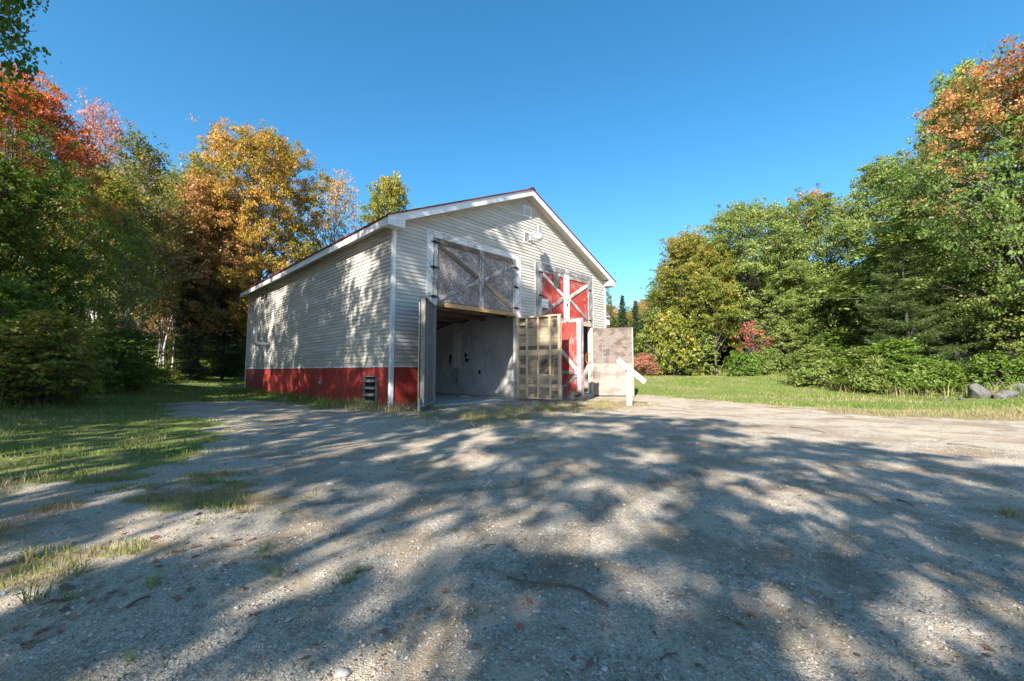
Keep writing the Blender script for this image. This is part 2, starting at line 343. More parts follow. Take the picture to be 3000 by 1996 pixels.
DRY_FRONT = [(-3.6, 11.9), (-3.4, 10.2), (-2.2, 8.9), (-.9, 8.1), (.5, 8.3), (1.1, 9.6), (2.6, 11.6), (4.4, 13.4), (5.8, 15.2), (5.4, 17.8), (3.2, 17.6), (1.2, 15.2), (-1.2, 13.2)]
FOREST_L = [(-12.6, 9), (-14.2, 13), (-18.8, 20), (-25, 30), (-27, 38), (-14, 41), (-4, 43), (6, 50), (6, 200), (-200, 200), (-200, 2), (-13, 2)]
FOREST_R = [(8, 46), (14, 41), (19, 36), (21, 29), (18, 23.5), (18.6, 18.6), (22, 16.5), (40, 14), (200, 10), (200, 200), (8, 200)]
WEEDY = [(-7.5, 1.4), (-2.3, 1.7), (-1.9, 3.9), (-3.2, 4.9), (-8, 4.4)]
def covers(x, y):
    w = (fbm(np.asarray(x) / 1.3, np.asarray(y) / 1.3, 21) - .5) * 2.4 + (fbm(np.asarray(x) / .35, np.asarray(y) / .35, 31, 3) - .5) * 1.0
    wf = (fbm(np.asarray(x) / 3, np.asarray(y) / 3, 41) - .5) * 3
    g = S((poly_sd(x, y, LEFT_LAWN) + w * .9) / 1.3)
    gr = S((poly_sd(x, y, RIGHT_LAWN) + w * .5) / 1.2)
    dry = S((poly_sd(x, y, DRY_STRIP) + w * .7) / .8); df = S((poly_sd(x, y, DRY_FRONT) + w * .9) / 1.5) * .8
    fo = np.maximum(S((poly_sd(x, y, FOREST_L) + wf * .4) / 1.5), S((poly_sd(x, y, FOREST_R) + wf * .4) / 1.5))
    wd = .75 * S((poly_sd(x, y, WEEDY) + .3) / .6) * S((fbm(np.asarray(x) / .55, np.asarray(y) / .30, 54, 3) - .43) / .14)
    green = np.maximum(g, gr); dryv = np.maximum(np.maximum(dry, df), wd)
    return green, dryv, fo

def axis(dense_a, dense_b, step, out_a, out_b, grow=1.12):
    c = list(np.arange(dense_a, dense_b, step)); lo = []; hi = []; s = step; p = dense_a
    while p > out_a: s *= grow; p -= s; lo.append(p)
    s = step; p = c[-1]
    while p < out_b: s *= grow; p += s; hi.append(p)
    return np.array(lo[::-1] + c + hi)
gx = axis(-16, 20, .13, -700, 700, 1.09); gy = axis(1.0, 24, .13, -500, 900, 1.085)
GX, GY = np.meshgrid(gx, gy); GZ = gz(GX, GY); nx, ny = len(gx), len(gy)
idx = (np.arange(ny - 1)[:, None] * nx + np.arange(nx - 1)[None, :]).ravel()
quads = np.stack([idx, idx + 1, idx + nx + 1, idx + nx], 1).ravel()
g_, d_, f_ = covers(GX.ravel(), GY.ravel()); rut_ = np.zeros_like(g_)
for r0_, w0_, zone, rr_ in rut_bands(GX.ravel(), GY.ravel()): rut_ = np.maximum(rut_, zone * np.exp(-((rr_ - r0_) / (w0_ * 1.1)) ** 2))
# the ground
m, nt, b = newmat('ground'); t = NT(nt); v = t.coord((1, 1, 1), jitter=False)
cov = t.sep(t.attr('cover')); fine = t.noise(v, 60, 3, .7); spk = t.node('ShaderNodeTexVoronoi'); t.l.new(v, spk.inputs['Vector']); spk.inputs['Scale'].default_value = 130
spk2 = t.node('ShaderNodeTexVoronoi'); t.l.new(v, spk2.inputs['Vector']); spk2.inputs['Scale'].default_value = 60
sc1 = t.sep(spk.outputs['Color']); sc2 = t.sep(spk2.outputs['Color']); bigN = t.noise(v, .55, 5, .6); midN = t.noise(v, 2.3, 5, .65)
gcol = t.ramp(sc1[0], [(0, (.15, .135, .115)), (.35, (.29, .265, .23)), (.7, (.43, .395, .345)), (1, (.68, .64, .57))])
gcol2 = t.ramp(sc2[1], [(0, (.20, .18, .155)), (.5, (.36, .33, .285)), (1, (.56, .52, .46))]); gcol = t.mix(.4, gcol, gcol2)
sand = t.ramp(fine, [(.3, (.31, .265, .205)), (.7, (.52, .45, .36))]); gcol = t.mix(t.math('MULTIPLY', t.smooth(midN, .42, .60), .7), gcol, sand)
gcol = t.mix(t.math('MULTIPLY', t.smooth(bigN, .50, .62), .65), gcol, t.mix(1, gcol, (.60, .57, .55), 'MULTIPLY'))
dirtN = t.noise(v, 1.1, 6, .7, .8); gcol = t.mix(t.math('MULTIPLY', t.smooth(dirtN, .50, .60), .8), gcol, t.ramp(t.noise(v, 25, 4, .7), [(.3, (.16, .125, .088)), (.7, (.36, .29, .21))]))
gcol = t.mix(t.math('MULTIPLY', t.smooth(t.noise(v, 5.5, 5, .75), .57, .66), .7), gcol, (.17, .145, .115))
gcol = t.mix(t.math('MULTIPLY', t.smooth(t.math('ADD', t.attr('cover', 'Alpha'), t.math('SUBTRACT', t.noise(v, 4, 5, .7), .5)), .35, .8), .6), gcol, t.mix(1, gcol, (.52, .50, .47), 'MULTIPLY'))
gras = t.ramp(t.noise(v, 9, 5, .7), [(.3, (.08, .10, .026)), (.55, (.15, .18, .05)), (.75, (.25, .24, .10))])
straw = t.ramp(t.noise(v, 12, 5, .7), [(.3, (.15, .108, .062)), (.7, (.34, .265, .165))]); litter = t.ramp(t.noise(v, 16, 5, .75), [(.3, (.03, .022, .014)), (.55, (.075, .055, .03)), (.75, (.15, .10, .05))])
cN = t.math('MULTIPLY', t.math('SUBTRACT', t.noise(v, 7, 5, .7), .5), .9)
gcol = t.mix(1, gcol, (1.0, .965, .905), 'MULTIPLY')
col = t.mix(t.smooth(t.math('ADD', cov[1], cN), .35, .75), gcol, straw); col = t.mix(t.smooth(t.math('ADD', cov[0], cN), .35, .8), col, gras)
col = t.mix(t.smooth(t.math('ADD', cov[2], cN), .35, .65), col, litter); t.setin(b.inputs['Base Color'], col); b.inputs['Roughness'].default_value = .95; b.inputs['Specular IOR Level'].default_value = .2
hh = t.math('ADD', t.math('MULTIPLY', spk.outputs['Distance'], -.8), t.math('ADD', t.math('MULTIPLY', midN, 1.8), t.math('MULTIPLY', fine, .8)))
t.setin(b.inputs['Normal'], t.bump(hh, .6, .008)); MAT['ground'] = m
me = big_mesh('ground', np.stack([GX.ravel(), GY.ravel(), GZ.ravel()], 1), 4, quads, m, True)
ca = me.color_attributes.new('cover', 'FLOAT_COLOR', 'POINT'); ca.data.foreach_set('color', np.stack([g_, d_, f_, rut_], 1).astype(np.float32).ravel())
tag(link('ground', me), kind='structure')

# ------------------------------------------------------------------ the barn (local x along the gable, y along the side wall, z up)
barn = tag(empty('barn', (BC.x, BC.y, 0), BTH), 'beige vinyl-sided barn with red skirting and open double doors', 'barn')
UP = (0, 0, 1); OUT = (0, -1, 0); SIDE = (-1, 0, 0)
TR = 1.23                                                        # top of the red skirting
def roof_z(x): return EAVE + SLOPE * min(x, BW - x)
def wall_piece(poly, d, name='wall', mat='plaster'): return MB().prism(poly, d).build(name, MAT[mat], barn)
L0, L1, R0, R1, HEAD, UTOP = 1.47, 5.53, 7.00, 10.88, 3.34, 5.66    # the two door bays
def P(x, z, y=.012): return (x, y, z)
gw = MB(); thk = (0, .12, 0)
for x0, x1, z0, z1 in ((0, L0, -.2, HEAD), (L1, R0, -.2, HEAD), (R1, BW, -.2, HEAD)): gw.prism([P(x0, z0), P(x1, z0), P(x1, z1), P(x0, z1)], thk)
gw.prism([P(0, HEAD + .001), P(BW, HEAD + .001), P(BW, EAVE), P(BW / 2, roof_z(BW / 2)), P(0, EAVE)], thk)
wall_front = gw.build('wall', MAT['plaster'], barn); wall_front['label'] = 'gable wall with beige clapboard siding'
wall_left = MB().box((.012, .14, -.2), (.12, BL - .13, EAVE - .005)).build('wall', MAT['plaster'], barn); wall_left['label'] = 'long side wall with beige clapboard siding'
wall_right = MB().box((BW - .12, .14, -.2), (BW - .012, BL - .13, EAVE - .005)).build('wall', MAT['vinyl'], barn)
wall_back = MB().prism([(0, BL - .12, -.2), (BW, BL - .12, -.2), (BW, BL - .12, EAVE), (BW / 2, BL - .12, roof_z(BW / 2)), (0, BL - .12, EAVE)], (0, .108, 0)).build('wall', MAT['vinyl'], barn)
EXPO = .127
def course(parent, z0, z1, a0, b0, a1, b1, front=True, x=0.0):
    """one clapboard: thick lower lip leaning in to a thin top; a/b = ends at bottom / top"""
    lip, top = .028, .005; jl = random.uniform(-.0015, .0015)
    lip += jl
    if front: q = [(a0, -lip, z0), (b0, -lip, z0), (b0, .010, z0), (a0, .010, z0), (a1, -top, z1), (b1, -top, z1), (b1, .010, z1), (a1, .010, z1)]
    else: q = [(x - lip, a0, z0), (x + .010, a0, z0), (x + .010, b0, z0), (x - lip, b0, z0), (x - top, a1, z1), (x + .010, a1, z1), (x + .010, b1, z1), (x - top, b1, z1)]
    if not front: q = [q[0], q[1], q[2], q[3], q[4], q[5], q[6], q[7]]
    return MB().hexa(q).build('siding_course', MAT['vinyl'], parent)
z = TR + .035
LF0, LF1, RF0, RF1, FT = 1.22, 5.79, 6.72, 11.15, 5.885             # outer edges of the door frames
while z < roof_z(BW / 2) - .02:
    z1 = z + EXPO - .002
    def ext(zz): return max(.06, (zz - EAVE) / SLOPE), min(BW - .06, BW - (zz - EAVE) / SLOPE)
    e0, e1 = ext(z), ext(min(z1, roof_z(BW / 2) - .012)); z1c = min(z1, roof_z(BW / 2) - .012)
    if z < FT - .02:
        for s0, s1 in ((None, LF0), (LF1, RF0), (RF1, None)):
            course(wall_front, z, z1c, s0 if s0 else e0[0], s1 if s1 else e0[1], s0 if s0 else e1[0], s1 if s1 else e1[1])
    else: course(wall_front, z, z1c, e0[0], e0[1], e1[0], e1[1])
    z += EXPO
z = TR + .035
while z < EAVE - .02:
    row = int(round((z - TR) / EXPO)); off = ((row // 2) * 1.43) % 3.66; cuts = [.06] + [y_ for y_ in np.arange(off, BL, 3.66) if .8 < y_ < BL - .8] + [BL - .05]   # 3.66 m lengths, joints staggered
    for ya, yb in zip(cuts[:-1], cuts[1:]): course(wall_left, z, min(z + EXPO - .002, EAVE - .004), ya + .0015, yb - .0015, ya + .0015, yb - .0015, False)
    z += EXPO
# red skirting boards
k = 0; y = .075
while y < BL - .1:
    w_ = min(.303, BL - .08 - y)
    spans = [(y, y + w_, -.09 - random.uniform(0, .03))]
    if y < 1.70 and y + w_ > .84:
        spans = [(y, y + w_, .96)]
        if y < .80: spans.append((y, .838, -.10))
        if y + w_ > 1.74: spans.append((1.702, y + w_, -.10))
    for ya, yb, zb0 in spans:
        zt = TR if (zb0 > 0 or len(spans) == 1) else .957
        board('skirt_board', MAT['red_skirt'], wall_left, (.010, (ya + yb) / 2, zb0), (.010, (ya + yb) / 2, zt), yb - ya - .006, .018, SIDE)
    y += .305
for x0, x1 in ((.075, .32), (.326, .62), (.626, .92), (.926, 1.215), (5.80, 6.10), (6.106, 6.40), (6.406, 6.71), (11.16, 11.45), (11.456, 11.75), (11.756, 12.05), (12.056, 12.23)):
    board('skirt_board', MAT['red_skirt'], wall_front, ((x0 + x1) / 2, .010, -.08), ((x0 + x1) / 2, .010, TR), x1 - x0, .018, OUT)
MB().box((-.034, .07, TR), (.009, BL - .06, TR + .035)).build('trim_strip', MAT['white_trim'], barn)
for x0, x1 in ((.07, LF0 - .002), (LF1 + .002, RF0 - .002), (RF1 + .002, BW - .07)): MB().box((x0, -.034, TR), (x1, .009, TR + .035)).build('trim_strip', MAT['white_trim'], barn)
for x, y, sx, sy in ((0, 0, 1, 1), (BW, 0, -1, 1), (0, BL, 1, -1), (BW, BL, -1, -1)):
    cp = MB(); a, b_ = sorted((x - .040 * sx, x + .075 * sx)); c_, d2 = sorted((y - .040 * sy, y + .004 * sy)); cp.box((a, c_, -.13), (b_, d2, EAVE - .01))
    a, b_ = sorted((x - .0401 * sx, x + .004 * sx)); c_, d2 = sorted((y + .0041 * sy, y + .075 * sy)); cp.box((a, c_, -.13), (b_, d2, EAVE - .01))
    cp.build('corner_post', MAT['white_trim'], barn)
# roof
OE, OG, TH = .42, .40, .20
rf = MB()
for sgn in (0, 1):
    def X(x): return x if sgn == 0 else BW - x
    pa = [(X(-OE - .05), -OG - .04), (X(BW / 2), -OG - .04)]
    z_e = EAVE - SLOPE * (OE + .05) + TH + .03; z_r = roof_z(BW / 2) + TH + .03
    rf.prism([(X(-OE - .05), -OG - .04, z_e), (X(BW / 2), -OG - .04, z_r), (X(BW / 2), -OG - .04, z_r + .03), (X(-OE - .05), -OG - .04, z_e + .03)], (0, BL + 2 * OG + .08, 0))
    yy = -OG
    while yy < BL + OG:                                           # standing ribs of the metal roof
        rf.prism([(X(-OE - .05), yy, z_e + .028), (X(BW / 2), yy, z_r + .028), (X(BW / 2), yy, z_r + .055), (X(-OE - .05), yy, z_e + .055)], (0, .04, 0)); yy += .305
roof = rf.build('roof', MAT['roof_red'], barn); roof['label'] = 'red ribbed metal roof'
MB().prism([(BW / 2 - .16, -OG - .05, z_r - .012), (BW / 2, -OG - .05, z_r + .066), (BW / 2 + .16, -OG - .05, z_r - .012), (BW / 2 + .16, -OG - .05, z_r + .012), (BW / 2, -OG - .05, z_r + .085), (BW / 2 - .16, -OG - .05, z_r + .012)], (0, BL + 2 * OG + .1, 0)).build('ridge_cap', MAT['roof_red'], roof)
for sgn in (0, 1):
    def X(x): return x if sgn == 0 else BW - x
    for y0, y1 in ((-OG, -OG + .028), (BL + OG - .028, BL + OG)):
        zl = EAVE - SLOPE * OE
        MB().prism([(X(-OE), y0, zl - .03), (X(BW / 2), y0, roof_z(BW / 2) - .03), (X(BW / 2), y0, roof_z(BW / 2) + TH + .026), (X(-OE), y0, zl + TH + .026)], (0, y1 - y0, 0)).build('rake_board', MAT['white_trim'], roof)
    a, b_ = sorted((X(-OE), X(-OE + .028)))
    MB().box((a, -OG + .03, EAVE - SLOPE * OE - .03), (b_, BL + OG - .03, EAVE - SLOPE * OE + TH + .01)).build('fascia_board', MAT['white_trim'], roof)
    # boxed return at the eave corner
    zb = EAVE - SLOPE * OE - .032
    MB().prism([(X(-OE + .003), -OG - .004, zb - .005), (X(.16), -OG - .004, zb - .005), (X(.16), -OG - .004, EAVE + SLOPE * .16 - .034), (X(-OE + .003), -OG - .004, zb)], (0, OG - .024, 0)).build('eave_return', MAT['white_trim'], roof)
    # soffit under the eave and under the rake, panel by panel
    y = .0
    while y < BL and sgn == 0:
        a, b_ = sorted((X(-OE + .03), X(-.03))); MB().box((a, y + .004, EAVE - .06 - .012), (b_, y + .30, EAVE - .06)).build('soffit_panel', MAT['soffit'], roof); y += .304
    if sgn: MB().box((X(-.03), 0, EAVE - .072), (X(-OE + .03), BL, EAVE - .06)).build('soffit_panel', MAT['soffit'], roof)
    x = .17
    while x < BW / 2 - .02:
        xa, xb = x + .003, min(x + .28, BW / 2 - .003)
        MB().prism([(X(xa), -OG + .03, roof_z(xa) - .006), (X(xb), -OG + .03, roof_z(xb) - .006), (X(xb), -OG + .03, roof_z(xb) + .006), (X(xa), -OG + .03, roof_z(xa) + .006)], (0, OG - .035, 0)).build('soffit_panel', MAT['soffit'], roof); x += .283
    MB().prism([(X(.02), -.045, roof_z(.02) - .05), (X(BW / 2 - .004), -.045, roof_z(BW / 2) - .05), (X(BW / 2 - .004), -.045, roof_z(BW / 2) - .012), (X(.02), -.045, roof_z(.02) - .012)], (0, .02, 0)).build('frieze_strip', MAT['soffit'], roof)
MB().box((-.024, .08, EAVE - .075), (-.021, BL - .08, EAVE - .02)).build('frieze_strip', MAT['soffit'], roof)

# --- hinges
def hinge(parent, x, z, flip=1, y=-.075, s=1.0):
    b_ = MB()
    for k in (1, -1):
        L = .21 * s if k == flip else .15 * s
        b_.prism([(x + k * .012, y, z - .055 * s), (x + k * L * .45, y, z - .028 * s), (x + k * L, y, z - .012 * s), (x + k * L, y, z + .012 * s), (x + k * L * .45, y, z + .028 * s), (x + k * .012, y, z + .055 * s)], (0, -.008, 0))
    b_.tube([(x, y - .004, z - .06 * s), (x, y - .004, z + .06 * s)], .014 * s, 8)
    return b_.build('hinge', MAT['iron'], parent)
# --- door frames (face boards)
def frame(x0, x1, i0, i1, top, itop, mat, mat_h):
    fr = MB().box((x0 - .012, -.034, -.02), (x0 + .012, .009, top + .012)).box((x1 - .012, -.034, -.02), (x1 + .012, .009, top + .012)).box((x0 + .0121, -.034, top - .012), (x1 - .0121, .009, top + .012)).build('door_frame', MAT['white_trim'], barn)
    board('frame_board', MAT[mat], fr, ((x0 + i0) / 2 + .007, .008, 0), ((x0 + i0) / 2 + .007, .008, top - .014), i0 - x0 - .016, .036, OUT)
    board('frame_board', MAT[mat], fr, ((x1 + i1) / 2 - .007, .008, 0), ((x1 + i1) / 2 - .007, .008, top - .014), x1 - i1 - .016, .036, OUT)
    board('frame_board', MAT[mat_h], fr, (i0 + .003, .008, (top + itop) / 2), (i1 - .003, .008, (top + itop) / 2), top - itop - .026, .034, OUT)
    return fr
frame(LF0, LF1, L0, L1, FT, UTOP, 'white_board', 'white_board'); frame(RF0, RF1, R0, R1, FT - .02, UTOP - .04, 'white_board_worn', 'white_board_worn')
# --- upper doors, closed
def upper(x0, x1, z0, z1, panel, stile, brace, mid_w, post, cx_):
    ud = MB().box((x0 + .004, -.012, z0), (x1 - .004, .008, z1 - .004)).build('upper_door', MAT[panel], barn)
    f = -.0125
    board('stile', MAT[stile], ud, (x0 + .09, f, z0 + .005), (x0 + .09, f, z1 - .01), .16, .034, OUT); board('stile', MAT[stile], ud, (x1 - .09, f, z0 + .005), (x1 - .09, f, z1 - .01), .16, .034, OUT)
    for w_, xo in post: board('stile', MAT[mid_w], ud, (xo, f, z0 + .005), (xo, f, z1 - .01), w_, .038, OUT)
    pl = min(xo - w_ / 2 for w_, xo in post); pr = max(xo + w_ / 2 for w_, xo in post)
    board('rail', MAT[brace], ud, (x0 + .173, f, z1 - .10), (pl - .003, f, z1 - .10), .15, .032, OUT); board('rail', MAT[brace], ud, (pr + .003, f, z1 - .10), (x1 - .173, f, z1 - .10), .15, .032, OUT)
    board('rail', MAT[brace], ud, (x0 + .173, f, z0 + .08), (pl - .003, f, z0 + .08), .14, .032, OUT); board('rail', MAT[brace], ud, (pr + .003, f, z0 + .08), (x1 - .173, f, z0 + .08), .14, .032, OUT)
    zm = (z0 + z1) / 2 + .02
    return ud, f, pl, pr, zm
ud, f, pl, pr, zm = upper(L0, L1, HEAD + .004, UTOP, 'osb', 'white_board_worn', 'old_wood', 'gray_board', ((.11, 3.60), (.10, 3.71)), 3.65)
ud['label'] = 'closed upper double door of weathered grey board with bare wood bracing'
br = .145
board('brace', MAT['old_wood'], ud, (L0 + .26, f, UTOP - .25), (pl - .07, f, zm + .06), br, .034, OUT); board('brace', MAT['gray_board'], ud, (L0 + .30, f, HEAD + .25), (pl - .07, f, zm - .07), br, .034, OUT)
board('brace', MAT['gray_board'], ud, (pr + .07, f, zm + .06), (L1 - .25, f, UTOP - .26), br, .034, OUT); board('brace', MAT['old_wood'], ud, (pr + .07, f, zm - .07), (L1 - .25, f, HEAD + .25), br, .034, OUT)
board('header_plank', MAT['fresh_lumber'], ud, (1.95, -.052, HEAD + .035), (L1 - .02, -.052, HEAD + .055), .15, .04, OUT)
for zz in (5.50, 4.62, 3.62): hinge(ud, L0 - .01 + (.03 if zz < 5 else .06), zz, 1, -.050)
for zz in (5.32, 4.52, 3.66): hinge(ud, L1 + .005, zz, -1, -.050)
ud, f, pl, pr, zm = upper(R0, R1, HEAD + .06, UTOP - .04, 'red_door', 'white_board_worn', 'white_board_worn', 'white_board', ((.20, 8.85), (.19, 9.05)), 8.95)
ud['label'] = 'closed upper double door painted red with white cross bracing'
za, zb_ = UTOP - .04, HEAD + .06
board('brace', MAT['white_board'], ud, (R0 + .24, f, za - .25), (pl - .06, f, zm + .06), br, .034, OUT); board('brace', MAT['white_board_worn'], ud, (R0 + .26, f, zb_ + .24), (pl - .06, f, zm - .07), br, .034, OUT)
board('brace', MAT['white_board'], ud, (pr + .06, f, zm + .06), (R1 - .24, f, za - .26), br, .034, OUT); board('brace', MAT['white_board_worn'], ud, (pr + .06, f, zm - .07), (R1 - .24, f, zb_ + .24), br, .034, OUT)
for zz in (5.42, 4.40): hinge(ud, R0 + .03, zz, 1, -.050, .8)
for zz in (5.15, 3.62): hinge(ud, R1 - .03, zz, -1, -.052, .8)
MB().box((8.92, -.075, 4.14), (8.98, -.052, 4.24)).build('latch', MAT['iron'], ud)
board('header_plank', MAT['pale_lumber'], ud, (R0 + .2, -.048, HEAD + .03), (R1 - .02, -.048, HEAD + .03), .14, .03, OUT)
# loose roofing felt hanging over the rail
pf = [(7.86 + dx, -.056 - dy, zz) for dx, dy, zz in ((0, 0, 5.60), (.42, 0, 5.60), (.44, .05, 5.25), (.47, .03, 4.93), (.05, .045, 4.90), (.02, .06, 5.25))]
fl = MB(); fl.v = pf + [(p[0], p[1] + .006, p[2]) for p in pf]; fl.f = [(0, 5, 2, 1), (5, 4, 3, 2), (6, 7, 8, 11), (11, 8, 9, 10), (0, 1, 7, 6), (1, 2, 8, 7), (2, 3, 9, 8), (3, 4, 10, 9), (4, 5, 11, 10), (5, 0, 6, 11)]
tag(fl.build('felt_strip', MAT['tarpaper']), 'torn dark roofing felt strip hanging on the red upper door', 'felt strip')
felt = bpy.data.objects['felt_strip']; felt.location = (BC.x, BC.y, 0); felt.rotation_euler.z = BTH

# --- lower doors, swung open. Leaf local: x from the hinge outwards, y thickness, z up
def leaf(ht, ang, H0, H1, label):
    M = Matrix.Translation((ht, -.06, 0)) @ Matrix.Rotation(-R(ang), 4, 'Z')
    return M
LW = 2.0
# far left leaf: bare grey framing, seen nearly edge-on (studs on the side away from its skin)
M = leaf(L0 + .03, 134, 0, 0, ''); z0, z1 = .10, 3.27
d1 = MB().box((.004, -.062, z0 + .002), (LW - .004, -.048, z1 - .002)).build('door', MAT['navy'], barn, M); d1['label'] = 'open left door leaf showing grey studs edge-on'
fN = (0, 1, 0)
for x in (.03, .50, 1.0, 1.50, LW - .02): board('stud', MAT['stud_gray'], d1, (x, -.047, z0 + .04), (x, -.047, z1 - .04), .04, .14, fN)
for zz in (z0 + .02, z1 - .02): board('plate', MAT['stud_gray'], d1, (0, -.047, zz), (LW, -.047, zz), .038, .14, fN)
board('edge_board', MAT['pale_lumber'], d1, (LW - .02, -.064, z0 - .02), (LW - .02, -.064, z1 - .2), .09, .02, (0, -1, 0))
board('edge_strip', MAT['navy'], d1, (LW + .002, -.03, z0 - .02), (LW + .002, -.05, z1 + .02), .012, .02, (1, 0, 0))
board('kick_board', MAT['old_wood'], d1, (.25, -.03, .02), (LW - .05, -.03, .01), .14, .04, fN); board('foot_block', MAT['gray_board'], d1, (LW + .10, -.05, -.10), (LW + .10, -.05, .33), .14, .05, fN)
# right leaf of the same bay: pale pallet-like framing with stained planks
M = leaf(L1 - .02, 78, 0, 0, ''); z0, z1 = .03, 3.27
d2_ = MB().box((.01, .060, z0 + .01), (LW - .01, .070, z1 - .01)).build('door', MAT['plank_stained'], barn, M); d2_['label'] = 'open middle door leaf, pallet-like pale studs over stained planks'
iN = (0, -1, 0)
for x in (.07, .49, 1.0, 1.52, 1.915): board('stud', MAT['pale_lumber'], d2_, (x, .036, z0 + .05), (x, .036, z1 - .05), .105 if x in (.07, 1.915) else .075, .066, iN)
for zz in (z0 + .03, z1 - .03): board('plate', MAT['pale_lumber'], d2_, (0, .037, zz), (LW, .037, zz), .06, .07, iN)
zz = z0 + .06
i = 0
while zz < z1 - .08:
    h_ = min(random.choice((.14, .19, .24, .29)), z1 - .061 - zz)
    if h_ < .05: break
    board('plank', MAT['pale_lumber'] if random.random() < .3 else MAT['plank_stained'], d2_, (.02, .0595, zz + h_ / 2), (LW - .02, .0595, zz + h_ / 2), h_ - .012, .014 + random.uniform(0, .008), iN, wob=.003); zz += h_; i += 1
for zz in (.42, .86, 1.30, 1.78, 2.15, 2.62, 2.98): board('block', MAT['pale_lumber'], d2_, (.125, .036, zz), (.45, .036, zz + random.uniform(-.01, .01)), .12, .045, iN)
hd = MB(); hd.tube([(1.02, -.032, 1.72), (1.02, -.07, 1.70), (1.02, -.07, 1.52), (1.02, -.032, 1.50)], .012, 6); hd.build('handle', MAT['iron'], d2_)
# red leaf of the second bay, outer face towards us
M = leaf(R0 + .02, 84, 0, 0, ''); z0, z1 = -.02, 3.24
d3 = MB().box((.002, -.004, z0 + .30), (LW - .002, .012, z1)).build('door', MAT['red_door'], barn, M); d3['label'] = 'open red door leaf with white edge boards behind the pallet-like leaf'
MB().box((.003, -.0038, z0 + .002), (LW - .003, .0118, z0 + .2985)).build('bottom_panel', MAT['ply_pale'], d3)
hole = MB().prism([(1.60, -.0055, z0 + .10), (1.66, -.0055, z0 + .17), (1.76, -.0055, z0 + .15), (1.88, -.0055, z0 + .24), (1.90, -.0055, z0 + .13), (1.83, -.0055, z0 + .12), (1.76, -.0055, z0 + .08), (1.68, -.0055, z0 + .11)], (0, .001, 0)).build('rot_hole', MAT['dark_void'], d3)
for x, mt in ((.09, 'white_board'), (LW - .13, 'white_board')): board('stile', MAT[mt], d3, (x, -.0042, z0 + .28 if x > 1 else z0 + .02), (x, -.0042, z1 - .01), .17, .03, iN)
board('rail', MAT['gray_board'], d3, (.18, -.0042, z1 - .08), (LW - .22, -.0042, z1 - .08), .14, .028, iN); board('rail', MAT['white_board_worn'], d3, (.18, -.0042, 1.05), (LW - .22, -.0042, 1.05), .14, .028, iN)
board('brace', MAT['white_board'], d3, (.70, -.0042, 2.35), (LW - .25, -.0042, 1.16), .14, .028, iN); board('brace', MAT['white_board_worn'], d3, (.70, -.0042, -.02 + .10), (LW - .25, -.0042, .94), .14, .028, iN)
for x in (.03, .5, .97, 1.45, LW - .03): board('stud', MAT['stud_gray'], d3, (x, .0125, z0), (x, .0125, z1), .042, .09, (0, 1, 0))
board('edge_board', MAT['gray_board'], d3, (LW + .001, .05, z0 + .02), (LW + .001, .05, z1 + .01), .10, .02, (1, 0, 0))
# last leaf: plywood inner face towards us
M = leaf(R1 - .02, 62, 0, 0, ''); z0, z1 = -.10, 3.22
d4_ = MB().box((.06, .0, z0 + .04), (LW - .02, .016, 1.485)).build('door', MAT['ply_pale'], barn, M); d4_['label'] = 'open far right door leaf of weathered plywood'
MB().box((.06, .001, 1.490), (LW - .02, .017, z1 - .03)).build('upper_sheet', MAT['ply_gray'], d4_)
board('stud', MAT['pale_lumber'], d4_, (.035, .03, z0), (.035, .03, z1), .10, .075, iN, wob=.003); board('stud', MAT['stud_gray'], d4_, (LW - .02, .06, z0), (LW - .02, .06, z1), .06, .085, iN)
board('plate', MAT['old_wood'], d4_, (.09, .018, z0 + .02), (LW - .05, .018, z0 + .02), .05, .09, (0, 1, 0)); board('plate', MAT['old_wood'], d4_, (.09, .018, z1 - .02), (LW - .05, .018, z1 - .02), .05, .09, (0, 1, 0))
for (ax, az, bx, bz) in ((.55, 2.25, .55, 1.0), (.95, 2.25, .95, 1.8), (.55, 2.25, .95, 2.25), (.55, 1.8, .95, 1.8), (.62, 1.42, 1.02, 1.42), (.62, 1.42, .62, .95), (1.02, 1.42, 1.02, .85)):
    board('paint_outline', MAT['chalk_blue'], d4_, (ax, -.0012, az), (bx, -.0012, bz), .022, .001, iN)
for dd, zs in ((d1, (.6, 2.9)), (d2_, (.6, 2.9)), (d3, (.5, 2.8)), (d4_, (.5, 2.8))):
    for zz in zs: MB().tube([(-.01, .02, zz - .08), (-.01, .02, zz + .08)], .016, 8).box((-.045, .012, zz - .05), (-.026, .03, zz + .05)).build('hinge', MAT['iron'], dd)

# --- inside
floor = MB().box((.13, -.14, -.16), (BW - .13, BL - .14, .0)).build('floor_slab', MAT['concrete'], barn)
part = MB().box((6.2, .135, .002), (6.32, 12.0, 3.60)).build('partition_wall', MAT['plaster'], barn); part['label'] = 'stained grey partition wall inside'
MB().box((.125, 12.001, .002), (BW - .125, 12.1, 3.6)).build('rear_partition', MAT['plaster'], barn); MB().box((.125, .134, 3.602), (BW - .125, 12.0, 3.66)).build('loft_floor', MAT['old_wood'], barn)
for y in (1.2, 2.6, 4.0, 5.4, 6.8, 8.2): board('joist', MAT['old_wood'], barn, (.14, y, 3.5), (6.19, y, 3.5), .19, .045, (0, 1, 0))
WN = (-1, 0, 0)
px_ = 6.197
rk = MB()
for i in range(4): rk.tube([(px_ - .05, 4.40 + i * .16, 1.30), (px_ - .05, 4.40 + i * .16, 2.92)], .022, 8)
for zz in (1.27, 2.95): rk.box((px_ - .08, 4.33, zz - .035), (px_, 4.95, zz + .035))
rack = tag(rk.build('tube_rack', MAT['white_metal']), 'upright rack of thin tubes on the inside partition wall', 'rack')
